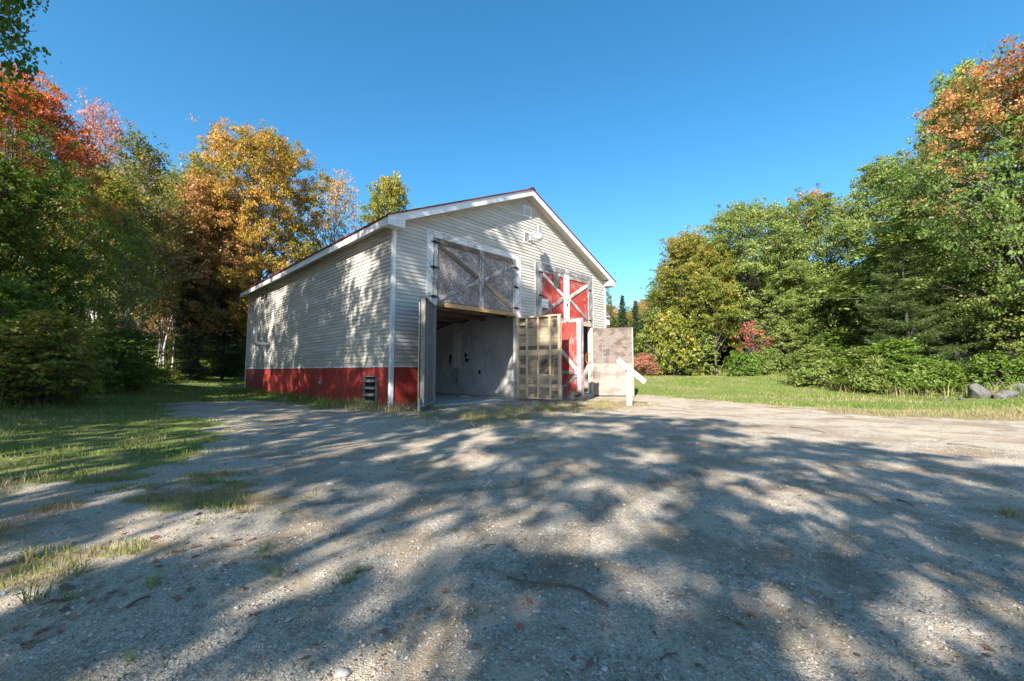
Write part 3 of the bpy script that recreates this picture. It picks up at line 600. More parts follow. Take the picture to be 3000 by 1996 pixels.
cb_ = MB(); pts = [(px_ - .05, 4.75, 1.24), (px_ - .06, 4.95, .98), (px_ - .06, 4.80, .80), (px_ - .06, 4.98, .60), (px_ - .06, 4.75, .52), (px_ - .06, 4.62, .70), (px_ - .06, 4.55, .46)]
cb_.tube(pts, .013, 6); pts2 = [(px_ - .05, 4.55, 1.24), (px_ - .05, 4.60, .95), (px_ - .05, 4.52, .75), (px_ - .05, 4.66, .60)]; cb_.tube(pts2, .013, 6)
cable = tag(cb_.build('cable', MAT['iron']), 'black cable dangling below the tube rack inside', 'cable')
cd_ = MB(); cd_.tube([(px_ - .03, 3.72, 3.6), (px_ - .03, 3.74, 3.0), (px_ - .03, 3.86, 1.80)], .016, 8)
conduit = tag(cd_.build('conduit', MAT['galv']), 'thin grey conduit running down the inside partition wall', 'conduit')
ho = MB(); ho.tube([(px_ - .04, 3.75, 3.55), (px_ - .04, 4.5, 3.56), (px_ - .04, 5.4, 3.50), (px_ - .04, 6.4, 3.30), (px_ - .04, 7.6, 2.95)], .03, 8)
hose = tag(ho.build('hose', MAT['iron']), 'black hose arching along the top of the inside wall', 'hose')
for y, zz, r1, r2 in ((5.24, 1.69, .14, .28), (4.0, 1.87, .14, .13), (3.93, 1.63, .18, .12), (2.98, 1.07, .10, .13), (3.2, 2.75, .06, .07)):
    q = []
    for k in range(14):
        a = k / 14 * 2 * math.pi; rr = random.uniform(.6, 1.1); q.append((px_ + .0015, y + r1 * rr * math.cos(a), zz + r2 * rr * math.sin(a)))
    MB().prism(q, (-.001, 0, 0)).build('soot_stain', MAT['stain'], part)
MB().box((px_ - .02, 2.39, 1.52), (px_ + .002, 2.47, 1.64)).build('outlet', MAT['white_metal'], part)
tote = MB().hexa([(9.9, .55, .78), (10.75, .55, .78), (10.75, 1.1, .78), (9.9, 1.1, .78), (9.83, .5, 1.12), (10.82, .5, 1.12), (10.82, 1.15, 1.12), (9.83, 1.15, 1.12)]); tote.box((9.80, .47, 1.12), (10.85, 1.18, 1.16))
tote = tag(tote.build('storage_tote', MAT['teal_plastic']), 'teal plastic tote on boards just inside the right doorway', 'tote')
crate = MB().box((9.85, .5, .0), (10.8, 1.15, .775)); crate = tag(crate.build('wooden_crate', MAT['ply_pale']), 'pale wooden crate under the teal tote', 'crate')
coil = MB(); coil.tube([(10.855, .10 + .16 * math.cos(a), 1.75 + .26 * math.sin(a)) for a in np.linspace(0, 2 * math.pi, 20)] , .028, 7, False); coil = tag(coil.build('hose_coil', MAT['orange_rubber']), 'orange hose coil hanging inside the right door jamb', 'hose')
for o in (rack, cable, conduit, hose, tote, crate, coil): o.location = (BC.x, BC.y, 0); o.rotation_euler.z = BTH
lit = MB().prism([(4.6, 2.4, .003), (4.9, 2.2, .003), (5.3, 2.5, .003), (5.2, 2.9, .003), (4.8, 2.8, .003)], (0, 0, .03))
hay = tag(lit.build('straw_pile', MAT['pale_lumber']), 'small heap of pale wood chips on the concrete floor', 'debris'); hay.location = (BC.x, BC.y, 0); hay.rotation_euler.z = BTH

# --- fittings on the walls
gvn = MB().box((5.98, -.05, 7.66), (6.03, -.002, 8.13)).box((6.42, -.05, 7.66), (6.47, -.002, 8.13)).box((6.0301, -.05, 8.08), (6.4199, -.002, 8.13)).box((6.0301, -.05, 7.66), (6.4199, -.002, 7.71)).build('gable_vent', MAT['white_trim'], barn)
MB().box((6.03, -.022, 7.71), (6.42, -.018, 8.08)).build('vent_back', MAT['dark_void'], gvn)
for i in range(6): MB().hexa([(6.031, -.048, 7.72 + i * .061), (6.419, -.048, 7.72 + i * .061), (6.419, -.040, 7.716 + i * .061), (6.031, -.040, 7.716 + i * .061), (6.031, -.030, 7.762 + i * .061), (6.419, -.030, 7.762 + i * .061), (6.419, -.0235, 7.758 + i * .061), (6.031, -.0235, 7.758 + i * .061)]).build('vent_slat', MAT['white_trim'], gvn)
pl_ = MB().box((6.00, -.046, 6.52), (6.045, -.002, 7.0)).box((6.415, -.046, 6.52), (6.46, -.002, 7.0)).box((6.0451, -.046, 6.955), (6.4149, -.002, 7.0)).box((6.0451, -.046, 6.52), (6.4149, -.002, 6.565)).build('mounting_plate', MAT['white_trim'], barn)
for i in range(4): board('backing_slat', MAT['gray_board'], pl_, (6.092 + i * .092, -.02, 6.566), (6.092 + i * .092, -.02, 6.954), .086, .012, OUT)
# yard light: gooseneck arm, ribbed housing and milky globe
yl = tag(empty('yard_light', (*from_barn(6.30, -.03), 6.72), BTH), 'grey dusk-to-dawn yard lamp on a gooseneck arm high on the gable', 'lamp')
MB().box((-.05, -.02, -.12), (.05, .01, .06)).build('bracket', MAT['galv'], yl)
MB().tube([(0, -.02, -.08), (0, -.07, -.02), (0, -.11, .10), (0, -.20, .20), (0, -.36, .235), (0, -.50, .235)], .024, 10).build('arm', MAT['white_metal'], yl, smooth=True)
cyl = (0, -.55, 0)
MB().lathe([(.001, .46), (.06, .45), (.085, .42), (.085, .36), (.095, .355), (.095, .24), (.11, .22), (.13, .17), (.19, .10), (.20, .085), (.19, .08), (.001, .085)], 24, cyl).build('housing', MAT['galv'], yl, smooth=True)
MB().lathe([(.188, .078), (.195, .02), (.185, -.10), (.16, -.17), (.12, -.195), (.001, -.20)], 24, cyl).build('globe', MAT['globe'], yl, smooth=True)
# paper notice on the red upper door; its two lines cannot be read, only their ink shows
sg = tag(empty('paper_notice', (*from_barn(7.335, -.060), 4.08), BTH), 'small white notice with two lines of print on the red upper door', 'sign')
MB().box((-.225, -.004, -.20), (.225, .006, .19)).build('sheet', MAT['paper'], sg)
random.seed(3)
def strokes(z, h, x0, x1, mat, nm):
    b_ = MB(); x = x0
    while x < x1:
        w_ = random.uniform(.018, .03); b_.box((x, -.0062, z), (x + .008, -.0042, z + h * random.choice((1, .7, .7)))); b_.box((x + .0081, -.0061, z + h * random.choice((0, .3, .55))), (x + w_, -.0042, z + h * .68)); x += w_ + .012
    return b_.build(nm, MAT[mat], sg)
strokes(-.02, .075, -.16, .03, 'ink_teal', 'print_line'); strokes(-.02, .075, .09, .17, 'ink_teal', 'print_line'); strokes(-.13, .05, -.17, .03, 'ink_purple', 'print_line'); strokes(-.13, .05, .06, .17, 'ink_purple', 'print_line')
# window under the eave at the far end of the side wall
wn = MB().box((-.035, 13.10, 4.99), (-.002, 13.16, 5.68)).box((-.035, 14.50, 4.99), (-.002, 14.56, 5.68)).box((-.035, 13.1601, 5.63), (-.002, 14.4999, 5.68)).box((-.035, 13.1601, 4.99), (-.002, 14.4999, 5.04)).build('window', MAT['white_trim'], barn)
MB().box((-.026, 13.16, 5.04), (-.0215, 14.50, 5.63)).build('pane', MAT['glass'], wn)
for y in (13.80,): MB().box((-.034, y - .02, 5.041), (-.0262, y + .02, 5.629)).build('mullion', MAT['white_trim'], wn)
MB().box((-.036, 13.161, 5.44), (-.0263, 13.779, 5.47)).box((-.036, 13.821, 5.44), (-.0263, 14.499, 5.47)).build('sash_rail', MAT['white_trim'], wn)
# stove pipe with elbow
sp = MB().tube([(.0, 12.66, 2.49), (-.25, 12.66, 2.49), (-.40, 12.68, 2.49), (-.54, 12.70, 2.52), (-.63, 12.72, 2.64), (-.66, 12.74, 2.85), (-.66, 12.75, 3.40)], .105, 16).build('stove_pipe', MAT['galv'], barn, smooth=True)
for q in ([(-.055, 12.66, 2.49), (-.02, 12.66, 2.49)],): MB().tube(q, .19, 18).build('flange', MAT['galv'], sp)
for q in ([(-.30, 12.66, 2.49), (-.34, 12.66, 2.49)], [(-.66, 12.742, 2.95), (-.66, 12.744, 2.99)]): MB().tube(q, .112, 16).build('seam_ring', MAT['galv'], sp)
MB().box((-.76, 12.72, 3.39), (-.74, 12.76, 3.47)).box((-.58, 12.72, 3.39), (-.56, 12.76, 3.47)).box((-.78, 12.63, 3.47), (-.54, 12.87, 3.49)).build('rain_cap', MAT['galv'], sp)
ap = MB().box((-.04, 12.34, 1.60), (-.002, 12.40, 2.12)).box((-.04, 12.94, 1.60), (-.002, 13.0, 2.12)).box((-.04, 12.4001, 2.07), (-.002, 12.9399, 2.12)).box((-.04, 12.4001, 1.60), (-.002, 12.9399, 1.65)).build('access_panel', MAT['white_trim'], barn)
MB().box((-.028, 12.40, 1.65), (-.022, 12.94, 2.07)).build('panel_sheet', MAT['gray_board'], ap)
MB().box((-.05, 12.62, 2.12), (-.02, 12.70, 2.31)).build('bracket', MAT['galv'], sp)
# louvred vent in the skirting
lv = MB().box((-.05, .84, .03), (.009, .88, .955)).box((-.05, 1.66, .03), (.009, 1.70, .955)).box((-.05, .8801, .915), (.009, 1.6599, .955)).box((-.14, .86, -.02), (.009, 1.72, .029)).build('louver_vent', MAT['louver_gray'], barn)
MB().box((.006, .8801, .03), (.0105, 1.6599, .9149)).build('vent_back', MAT['dark_void'], lv)
for i in range(4): MB().hexa([(-.125, .881, .075 + i * .225), (-.115, .881, .065 + i * .225), (-.115, 1.659, .065 + i * .225), (-.125, 1.659, .075 + i * .225), (-.006, .881, .150 + i * .225), (.004, .881, .140 + i * .225), (.004, 1.659, .140 + i * .225), (-.006, 1.659, .150 + i * .225)]).build('louver_blade', MAT['louver_gray'], lv)
ob = MB().box((-.07, 5.37, .58), (-.01, 5.51, .72)).build('outlet_box', MAT['galv'], barn); MB().box((-.082, 5.39, .60), (-.0705, 5.49, .70)).build('outlet_cover', MAT['white_metal'], ob)
# solar panel and floodlight on the far corner
sl = tag(empty('solar_panel', (*from_barn(BW + .20, .02), 4.08), BTH), 'small solar panel beside the far right corner of the barn', 'solar panel')
Mt = Matrix.Rotation(R(-38), 4, 'X')
MB().box((-.17, -.01, -.16), (.17, .015, .16)).build('panel_frame', MAT['white_metal'], sl, Mt); MB().box((-.135, -.014, -.125), (.135, -.0102, .125)).build('cell_sheet', MAT['solar'], sl, Mt)
MB().tube([(-.20, .03, -.12), (-.10, .03, -.05), (0, .02, -.0)], .018, 6).build('arm', MAT['white_metal'], sl)
fd = tag(empty('security_light', (*from_barn(BW + .22, .0), 3.60), BTH), 'white security light below the small solar panel', 'lamp')
MB().box((-.22, -.02, .0), (-.16, .06, .2)).build('bracket', MAT['white_metal'], fd)
MB().box((-.1599, -.05, .02), (.14, .05, .22)).build('housing', MAT['white_paint'], fd)
for dx in (-.06, .08): MB().lathe([(.001, -.09), (.06, -.08), (.075, 0.0), (.05, .019)], 14, (dx, -.03, 0)).build('lamp_head', MAT['white_paint'], fd, smooth=True)

# --- white post with a board nailed across
bp = at(1448.5, 925, 15.0); bz = float(gz(bp[0], 15.0)); po = tag(empty('white_post', (bp[0], 15.0, bz), R(8)), 'white painted post with a slanted board nailed to its top', 'post')
MB().box((-.085, -.05, -.05), (.085, .06, 1.36)).build('post', MAT['white_paint'], po)
board('crosspiece', MAT['white_paint'], po, (-.44, -.052, 1.66), (.58, -.052, .86), .185, .04, (0, -1, 0))

# ------------------------------------------------------------------ leaves: colour comes from each leaf's own numbers (random, clump, height)
def m_leaf(name, g1, g2, a1, a2, hk, thr, soft=.18, clump=.75, rnd=.14, trans=.46):
    m, nt, b = newmat(name); t = NT(nt); at_ = t.sep(t.attr('leaf'))
    oi = t.node('ShaderNodeObjectInfo').outputs['Random']
    k = t.math('ADD', t.math('MULTIPLY', at_[2], hk), t.math('ADD', t.math('MULTIPLY', t.math('SUBTRACT', at_[1], .5), clump), t.math('MULTIPLY', t.math('SUBTRACT', at_[0], .5), rnd)))
    f = t.smooth(k, thr - soft, thr + soft)
    r2 = t.math('FRACT', t.math('MULTIPLY', at_[0], 7.31)); r3 = t.math('ADD', t.math('MULTIPLY', r2, .6), t.math('MULTIPLY', at_[1], .4))
    col = t.mix(f, t.mix(r3, g1, g2), t.mix(r3, a1, a2))
    hv = t.node('ShaderNodeHueSaturation'); t.setin(hv.inputs['Color'], col); t.setin(hv.inputs['Value'], t.math('MULTIPLY_ADD', oi, .3, .85)); t.setin(hv.inputs['Hue'], t.math('MULTIPLY_ADD', oi, .02, .49))
    t.setin(b.inputs['Base Color'], hv.outputs[0]); b.inputs['Roughness'].default_value = .5; b.inputs['Specular IOR Level'].default_value = .3
    tr = t.node('ShaderNodeBsdfTranslucent'); t.setin(tr.inputs[0], t.mix(.25, hv.outputs[0], (.20, .22, .02)))
    mx = t.node('ShaderNodeMixShader'); mx.inputs[0].default_value = trans; t.l.new(b.outputs[0], mx.inputs[1]); t.l.new(tr.outputs[0], mx.inputs[2])
    t.l.new(mx.outputs[0], nt.nodes['Material Output'].inputs[0]); MAT[name] = m; return m
GRN1, GRN2 = (.075, .145, .015), (.205, .315, .045)
PAL1, PAL2 = (.135, .195, .030), (.330, .395, .115)
m_leaf('leaf_green', GRN1, GRN2, (0.256, 0.256, 0.038), (0.358, 0.218, 0.038), .25, .68)
m_leaf('leaf_pale', PAL1, PAL2, (0.333, 0.282, 0.077), (0.435, 0.205, 0.064), .3, .64)
m_leaf('leaf_red_top', (.085, .165, .018), (.225, .33, .050), (0.512, 0.045, 0.028), (0.620, 0.192, 0.045), 1.1, .76, .18, 1.0, .16)
m_leaf('leaf_orange_top', (0.090, 0.166, 0.028), (0.230, 0.314, 0.083), (0.538, 0.166, 0.064), (0.620, 0.320, 0.128), .9, .80, .20, 1.1, .2)
m_leaf('leaf_gold', (0.166, 0.173, 0.020), (0.346, 0.269, 0.038), (0.512, 0.243, 0.038), (0.620, 0.358, 0.077), .0, .02, .3, .8, .4)
m_leaf('leaf_orange_few', (.105, .165, .030), (.26, .32, .10), (.50, .16, .05), (.60, .28, .10), .55, .82, .10, 1.1, .1)
m_leaf('leaf_bronze', (0.192, 0.179, 0.038), (0.358, 0.269, 0.077), (0.512, 0.243, 0.077), (0.620, 0.371, 0.166), .2, .05, .3, .6, .35)
m_leaf('leaf_pink', (0.358, 0.179, 0.102), (0.461, 0.256, 0.115), (0.589, 0.166, 0.115), (0.620, 0.307, 0.230), .5, .25)
m_leaf('leaf_yellow', (0.128, 0.173, 0.023), (0.256, 0.282, 0.045), (0.384, 0.320, 0.051), (0.512, 0.358, 0.090), .3, .34, .25, .7, .4)
m_leaf('leaf_birch', (0.096, 0.128, 0.032), (0.218, 0.243, 0.077), (0.333, 0.243, 0.064), (0.435, 0.269, 0.077), .0, .22, .2, .5, .5)
m_leaf('leaf_red', (0.435, 0.077, 0.077), (0.538, 0.141, 0.128), (0.589, 0.179, 0.154), (0.620, 0.282, 0.218), .4, .4)
m_leaf('needle_dark', (0.028, 0.064, 0.026), (0.064, 0.115, 0.045), (0.115, 0.154, 0.064), (0.154, 0.166, 0.064), .2, .75, trans=.12)
m_leaf('needle_soft', (0.070, 0.122, 0.032), (0.166, 0.211, 0.070), (0.256, 0.230, 0.090), (0.333, 0.256, 0.102), .1, .6, trans=.15)
m_leaf('leaf_dark', (0.038, 0.083, 0.018), (0.109, 0.179, 0.045), (0.192, 0.192, 0.051), (0.282, 0.179, 0.051), .2, .65)

def leaf_mesh(name, P_, Nn, size, var, cl, hh, aspect=.8, rg=None, fold=.12):
    n = len(P_); Nn = Nn / np.linalg.norm(Nn, axis=1, keepdims=True); r = rg.normal(size=(n, 3))
    r[:, 2] -= .6; A = r - Nn * (r * Nn).sum(1, keepdims=True); A /= np.linalg.norm(A, axis=1, keepdims=True); B = np.cross(Nn, A)
    L = (size * np.clip(np.exp(rg.normal(size=n) * .32), .45, 1.9))[:, None] * .5; W_ = L * aspect
    v = np.stack([P_ - A * L, P_ + B * W_ - A * L * .15 + Nn * L * fold, P_ + A * L, P_ - B * W_ - A * L * .15 + Nn * L * fold], 1).reshape(-1, 3)
    me = big_mesh(name, v, 4, np.arange(4 * n), None)
    ca = me.color_attributes.new('leaf', 'FLOAT_COLOR', 'POINT'); c = np.stack([var, cl, hh, np.ones(n)], 1).repeat(4, 0)
    ca.data.foreach_set('color', c.astype(np.float32).ravel()); me.materials.append(MAT['leaf_green']); return me
def tubes_mesh(name, paths, mat, sides=5):
    V = []; F = []; n0 = 0; ang = np.arange(sides) * 2 * np.pi / sides
    for pts, rad in paths:
        pts = np.asarray(pts, float); m_ = len(pts); tng = np.gradient(pts, axis=0); tng /= np.linalg.norm(tng, axis=1, keepdims=True) + 1e-9
        ref = np.tile(np.array([.31, .95, .05]), (m_, 1)); u = np.cross(tng, ref); u /= np.linalg.norm(u, axis=1, keepdims=True) + 1e-9; w = np.cross(tng, u)
        ring = pts[:, None, :] + (u[:, None, :] * np.cos(ang)[None, :, None] + w[:, None, :] * np.sin(ang)[None, :, None]) * np.asarray(rad)[:, None, None]
        V.append(ring.reshape(-1, 3)); i = np.arange(m_ - 1)[:, None] * sides; k = np.arange(sides)[None, :]; k2 = (k + 1) % sides
        F.append((np.stack([i + k, i + k2, i + sides + k2, i + sides + k], -1) + n0).reshape(-1, 4)); n0 += m_ * sides
    return big_mesh(name, np.concatenate(V), 4, np.concatenate(F).ravel(), mat, True)
TREE = {}
def broadleaf(key, seed, H=14., cb=3.5, Rr=4.2, nc=150, lpc=330, leaf=.15, top=.72, bark='gray_bark', tr=.17, lean=0.4, crad=.95, flat=.55, inner=.25, power=.55, aspect=.8, droop=0.0, sub=10):
    rg = np.random.default_rng(seed)
    ph = rg.uniform(0, 6.28, 4); zz = np.linspace(0, H * .97, 14)
    tx = lean * np.sin(zz / H * 2.2 + ph[0]) * (zz / H) + .10 * np.sin(zz * 1.1 + ph[1]); ty = lean * np.sin(zz / H * 2.0 + ph[2]) * (zz / H) + .10 * np.sin(zz * .9 + ph[3])
    tx -= tx[0]; ty -= ty[0]; rad = tr * (1 - zz / H * .93) ** .8; rad[0] *= 1.45
    paths = [(np.stack([tx, ty, zz - .15 * (zz == 0)], 1), rad)]
    C_ = []; hn = []
    lob = rg.uniform(0, 6.28, 6)
    for i in range(nc):
        u = ((i + rg.uniform(0, 1)) / nc) ** .85; a = i * 2.39996 + rg.normal() * .5
        env = (math.sin(math.pi * min(.999, max(.02, u ** top * .93 + .05)))) ** power
        env *= 1 + .22 * math.sin(2 * a + lob[0] + 3 * u) + .16 * math.sin(3 * a + lob[1] + 7 * u) + .10 * math.sin(11 * u + lob[2])
        q = rg.uniform(.72, 1.05) if rg.uniform() > inner else rg.uniform(.15, .7)
        z_ = cb + u * (H - cb) ; r_ = Rr * env * q
        cxy = np.interp(z_, zz, tx), np.interp(z_, zz, ty)
        C_.append((cxy[0] + r_ * math.cos(a), cxy[1] + r_ * math.sin(a), z_ - droop * r_)); hn.append(u)
    C_ = np.array(C_); hn = np.array(hn)
    for c, u in zip(C_, hn):
        r_ = math.hypot(c[0], c[1]); z0 = min(max(cb * .55, c[2] - .75 * r_ - .4), H * .93); b0 = np.array([np.interp(z0, zz, tx), np.interp(z0, zz, ty), z0])
        mid = b0 * .45 + c * .55 + np.array([0, 0, .12 * r_]) + rg.normal(size=3) * .12
        s = np.linspace(0, 1, 6)[:, None]; pts = b0 * (1 - s) ** 2 + 2 * mid * s * (1 - s) + c * s ** 2
        r0 = float(np.interp(z0, zz, rad)) * .42; paths.append((pts, np.linspace(max(.018, min(.075, r0)), .007, 6)))
        for _ in range(2):                                            # twigs
            e = c + rg.normal(size=3) * np.array([crad * .6, crad * .6, crad * .4]); st = pts[rg.integers(3, 5)]; paths.append((np.stack([st, (st + e) / 2 + rg.normal(size=3) * .05, e]), [.012, .009, .005]))
    # leaves: sub-clumps round each clump
    n_sub = sub; sc_ = C_.repeat(n_sub, 0) + rg.normal(size=(nc * n_sub, 3)) * np.array([crad, crad, crad * flat]) * .70
    scl = np.clip((rg.uniform(size=nc).repeat(n_sub) * .65 + rg.uniform(size=nc * n_sub) * .35), 0, 1); sw = rg.uniform(.3, 1.7, nc * n_sub); cnt = rg.poisson(lpc / n_sub * sw)
    ids = np.repeat(np.arange(nc * n_sub), cnt); n = len(ids)
    P_ = sc_[ids] + rg.normal(size=(n, 3)) * np.array([crad, crad, crad * flat]) * .21
    out = P_ - np.array([0, 0, H * .45]); out /= np.linalg.norm(out, axis=1, keepdims=True) + 1e-6
    N_ = rg.normal(size=(n, 3)) * .66 + np.array([0, 0, .34]) + out * .5
    hh = np.clip((P_[:, 2] - cb) / (H - cb), 0, 1)
    cm = leaf_mesh(key + '_crown', P_, N_, leaf, rg.uniform(size=n), scl[ids], hh, aspect, rg)
    TREE[key] = (tubes_mesh(key + '_trunk', paths, MAT[bark], 6), cm, H, Rr)
def conifer(key, seed, H=14., cb=.8, Rr=2.6, step=.34, per=7, size=.26, droop=.35, power=.85, bark='bark', asp=.22, plates=False):
    rg = np.random.default_rng(seed); paths = [(np.array([[0, 0, -.15], [.03, 0, H * .5], [0, .02, H]]), [.17, .10, .01])]; P_ = []; cl = []; A_ = []
    z_ = cb
    while z_ < H - .1:
        u = (z_ - cb) / (H - cb); L0_ = Rr * (1 - u) ** power + .10
        for k in range(per if not plates else rg.integers(4, 6)):
            a = rg.uniform(0, 6.28); L_ = L0_ * rg.uniform(.65, 1.12); dz = -droop * L_ * rg.uniform(.6, 1.2); cc = rg.uniform()
            s = np.linspace(0, 1, 5); pts = np.stack([s * L_ * math.cos(a), s * L_ * math.sin(a), z_ + dz * s ** 1.2 + .22 * L_ * s ** 3], 1); paths.append((pts, np.linspace(.028, .006, 5)))
            n = int((70 if not plates else 330) * L_ / 1.6) + 8; ss = rg.uniform(.12, 1, n) if not plates else np.clip(rg.normal(.75, .22, n), .15, 1.08)
            base = np.stack([np.interp(ss, s, pts[:, i]) for i in range(3)], 1)
            sd = rg.normal(size=n) * (.16 + .24 * L_ * (1 - ss) * .5 if not plates else .34); base += np.stack([-math.sin(a) * sd, math.cos(a) * sd, -np.abs(sd) * .35 + rg.normal(size=n) * (.05 if not plates else .12)], 1)
            P_.append(base); cl.append(np.full(n, cc))
            d = np.stack([np.full(n, math.cos(a)) - math.sin(a) * sd * 2, np.full(n, math.sin(a)) + math.cos(a) * sd * 2, np.full(n, -.25)], 1); A_.append(d)
        z_ += step * (1 - .45 * u) * rg.uniform(.85, 1.15)
    P_ = np.concatenate(P_); cl = np.concatenate(cl); n = len(P_); N_ = rg.normal(size=(n, 3)) * .55 + np.array([0, 0, .8])
    cm = leaf_mesh(key + '_crown', P_, N_, size, rg.uniform(size=n), cl, np.clip(P_[:, 2] / H, 0, 1), asp, rg, .05); TREE[key] = (tubes_mesh(key + '_trunk', paths, MAT[bark], 5), cm, H, Rr)
broadleaf('maple_a', 11); broadleaf('maple_b', 12, Rr=4.6, cb=3.0, top=.8, nc=165, lpc=310); broadleaf('maple_c', 13, Rr=3.8, cb=4.2, top=.62, nc=135, lpc=330)
broadleaf('maple_d', 17, Rr=5.0, cb=2.2, top=.85, nc=210, lpc=560, leaf=.105, crad=.85, sub=13)
broadleaf('round_a', 43, Rr=5.2, cb=2.5, top=1.0, power=.5, nc=210, lpc=520, leaf=.112, crad=.85, sub=12)
broadleaf('spray_a', 45, H=5, cb=2.2, Rr=2.0, nc=24, lpc=60, leaf=.13, crad=.45, flat=.3, tr=.03)
broadleaf('round_b', 44, Rr=4.6, cb=2.0, top=.95, power=.5, nc=190, lpc=430, leaf=.12, crad=.82, sub=12)
broadleaf('open_a', 41, Rr=4.4, cb=4.0, nc=60, lpc=330, leaf=.13, crad=.75, flat=.5, sub=5, inner=.35)
broadleaf('open_c', 48, Rr=4.2, cb=3.5, nc=44, lpc=230, leaf=.13, crad=.7, flat=.5, sub=6, inner=.35)
broadleaf('mid_a', 46, Rr=4.2, cb=3.5, nc=95, lpc=330, leaf=.13, crad=.8, flat=.55, inner=.35)
broadleaf('open_b', 42, Rr=3.8, cb=5.0, nc=46, lpc=330, leaf=.13, crad=.75, flat=.5, sub=5, inner=.35, top=.65)
broadleaf('sparse_a', 14, Rr=3.4, cb=4.5, nc=110, lpc=95, leaf=.14, top=.6, tr=.13); broadleaf('birch_a', 15, H=14, Rr=1.9, cb=4.5, nc=80, lpc=150, leaf=.13, tr=.085, bark='birch', crad=.7, flat=.8, lean=.8)
broadleaf('birch_b', 16, H=14, Rr=1.6, cb=6.0, nc=60, lpc=140, leaf=.14, tr=.075, bark='birch', crad=.75, flat=.8, lean=-.9)
broadleaf('pole_a', 18, H=14, Rr=2.3, cb=5.5, nc=75, lpc=190, leaf=.16, tr=.10, crad=.85, flat=.6, lean=.5)
broadleaf('wisp_a', 47, H=14, Rr=1.9, cb=5.0, nc=56, lpc=80, leaf=.15, tr=.09, crad=.6, flat=.7, lean=.4)
broadleaf('sapling_a', 19, H=5, cb=.5, Rr=1.5, nc=60, lpc=110, leaf=.13, tr=.04, crad=.5, flat=.45, lean=.3)
broadleaf('bush_a', 20, H=2.4, cb=.1, Rr=1.5, nc=60, lpc=110, leaf=.11, tr=.03, crad=.42, flat=.7, top=.5); broadleaf('bush_b', 22, H=1.6, cb=.05, Rr=1.3, nc=55, lpc=90, leaf=.10, tr=.02, crad=.36, flat=.7, top=.45)
conifer('spruce_a', 31); conifer('spruce_b', 32, Rr=2.2, step=.38, per=6); conifer('pine_a', 33, Rr=3.6, step=.75, droop=.05, power=.6, size=.22, asp=.10, plates=True, cb=1.2)
NTREE = [0]
def where(x, y):
    if x < 0: return 'by the left picture edge' if y < 14 else 'beside the near left lawn' if y < 22 else 'at the far end of the left lawn' if y < 36 else 'behind the barn'
    return 'behind the boulders' if y < 20 else 'below the white pine' if y < 25 else 'below the forked maple' if y < 33 else 'at the far edge of the right lawn'
TONE = {'leaf_green': 'mid-green', 'leaf_pale': 'pale green', 'leaf_birch': 'olive', 'leaf_yellow': 'yellow-green', 'leaf_dark': 'dark green', 'leaf_bronze': 'bronze', 'needle_dark': 'dark-needled', 'leaf_gold': 'golden'}
def plant(kind, name, x, y, H, width, mat, label, cat='tree', group=None, rot=None, z=None, wx=None):
    tm, cm, H0, R0_ = TREE[kind]; rg = random.Random(NTREE[0] * 7 + 5); NTREE[0] += 1
    o = empty(name, (x, y, float(gz(x, y)) if z is None else z), rg.uniform(0, 6.28) if rot is None else rot); w_ = width / R0_; o.scale = (w_, w_, H / H0)
    if group and '{' in label: label = label.format(t=TONE.get(mat, 'green'), w=where(x, y))
    tag(o, label, cat, group); a = link('trunk', tm, o); c = link('crown', cm, o)
    c.material_slots[0].link = 'OBJECT'; c.material_slots[0].material = MAT[mat]; return o
def plant_px(kind, name, px, top, Y, halfpx, mat, label, group=None, cat='tree', rot=None):
    X_, _, zt = at(px, top, Y); zg = float(gz(X_, Y)); return plant(kind, name, X_, Y, zt - zg, halfpx * K / FPX * Y, mat, label, cat, group, rot)
# ---- left of the barn
plant_px('maple_d', 'maple_tree', 35, 200, 15.5, 170, 'leaf_red_top', 'tall near maple with red crown over green branches at left edge', rot=1.0)
plant_px('maple_b', 'maple_tree', -75, 380, 13, 175, 'leaf_green', 'low green maple half out of frame at the left edge', rot=2.2)
plant_px('sparse_a', 'maple_tree', 232, 258, 24, 75, 'leaf_pink', 'thin pinkish-red maple behind the red-topped maple')
plant_px('birch_a', 'birch_tree', 350, 330, 23, 62, 'leaf_birch', 'slender dark-leaved birch with pointed top left of the golden maple')
plant_px('round_a', 'maple_tree', 612, 322, 34, 138, 'leaf_gold', 'tall golden-brown maple standing behind the barn roof at left', rot=.4)
plant_px('maple_a', 'maple_tree', 478, 425, 31, 100, 'leaf_bronze', 'bronze maple against the left side of the golden maple')
plant_px('sparse_a', 'maple_tree', 775, 412, 42, 65, 'leaf_bronze', 'small thin orange tree right of the golden maple')
plant_px('maple_c', 'maple_tree', 890, 420, 40, 62, 'leaf_yellow', 'yellow-green tree top peeking over the left roof slope')
plant_px('pole_a', 'maple_tree', 265, 420, 21, 85, 'leaf_yellow', 'yellow-green maple between the red-topped maple and the birch', rot=.9)
plant_px('birch_a', 'birch_tree', 300, 500, 19, 55, 'leaf_pale', 'pale-leaved birch in front of the thicket')
plant_px('spruce_a', 'spruce_tree', 450, 560, 30, 52, 'needle_dark', 'dark spruce under the golden maple, left of the side wall')
plant_px('spruce_b', 'spruce_tree', 525, 600, 33, 48, 'needle_dark', 'dark spruce close to the far end of the side wall')
random.seed(11)
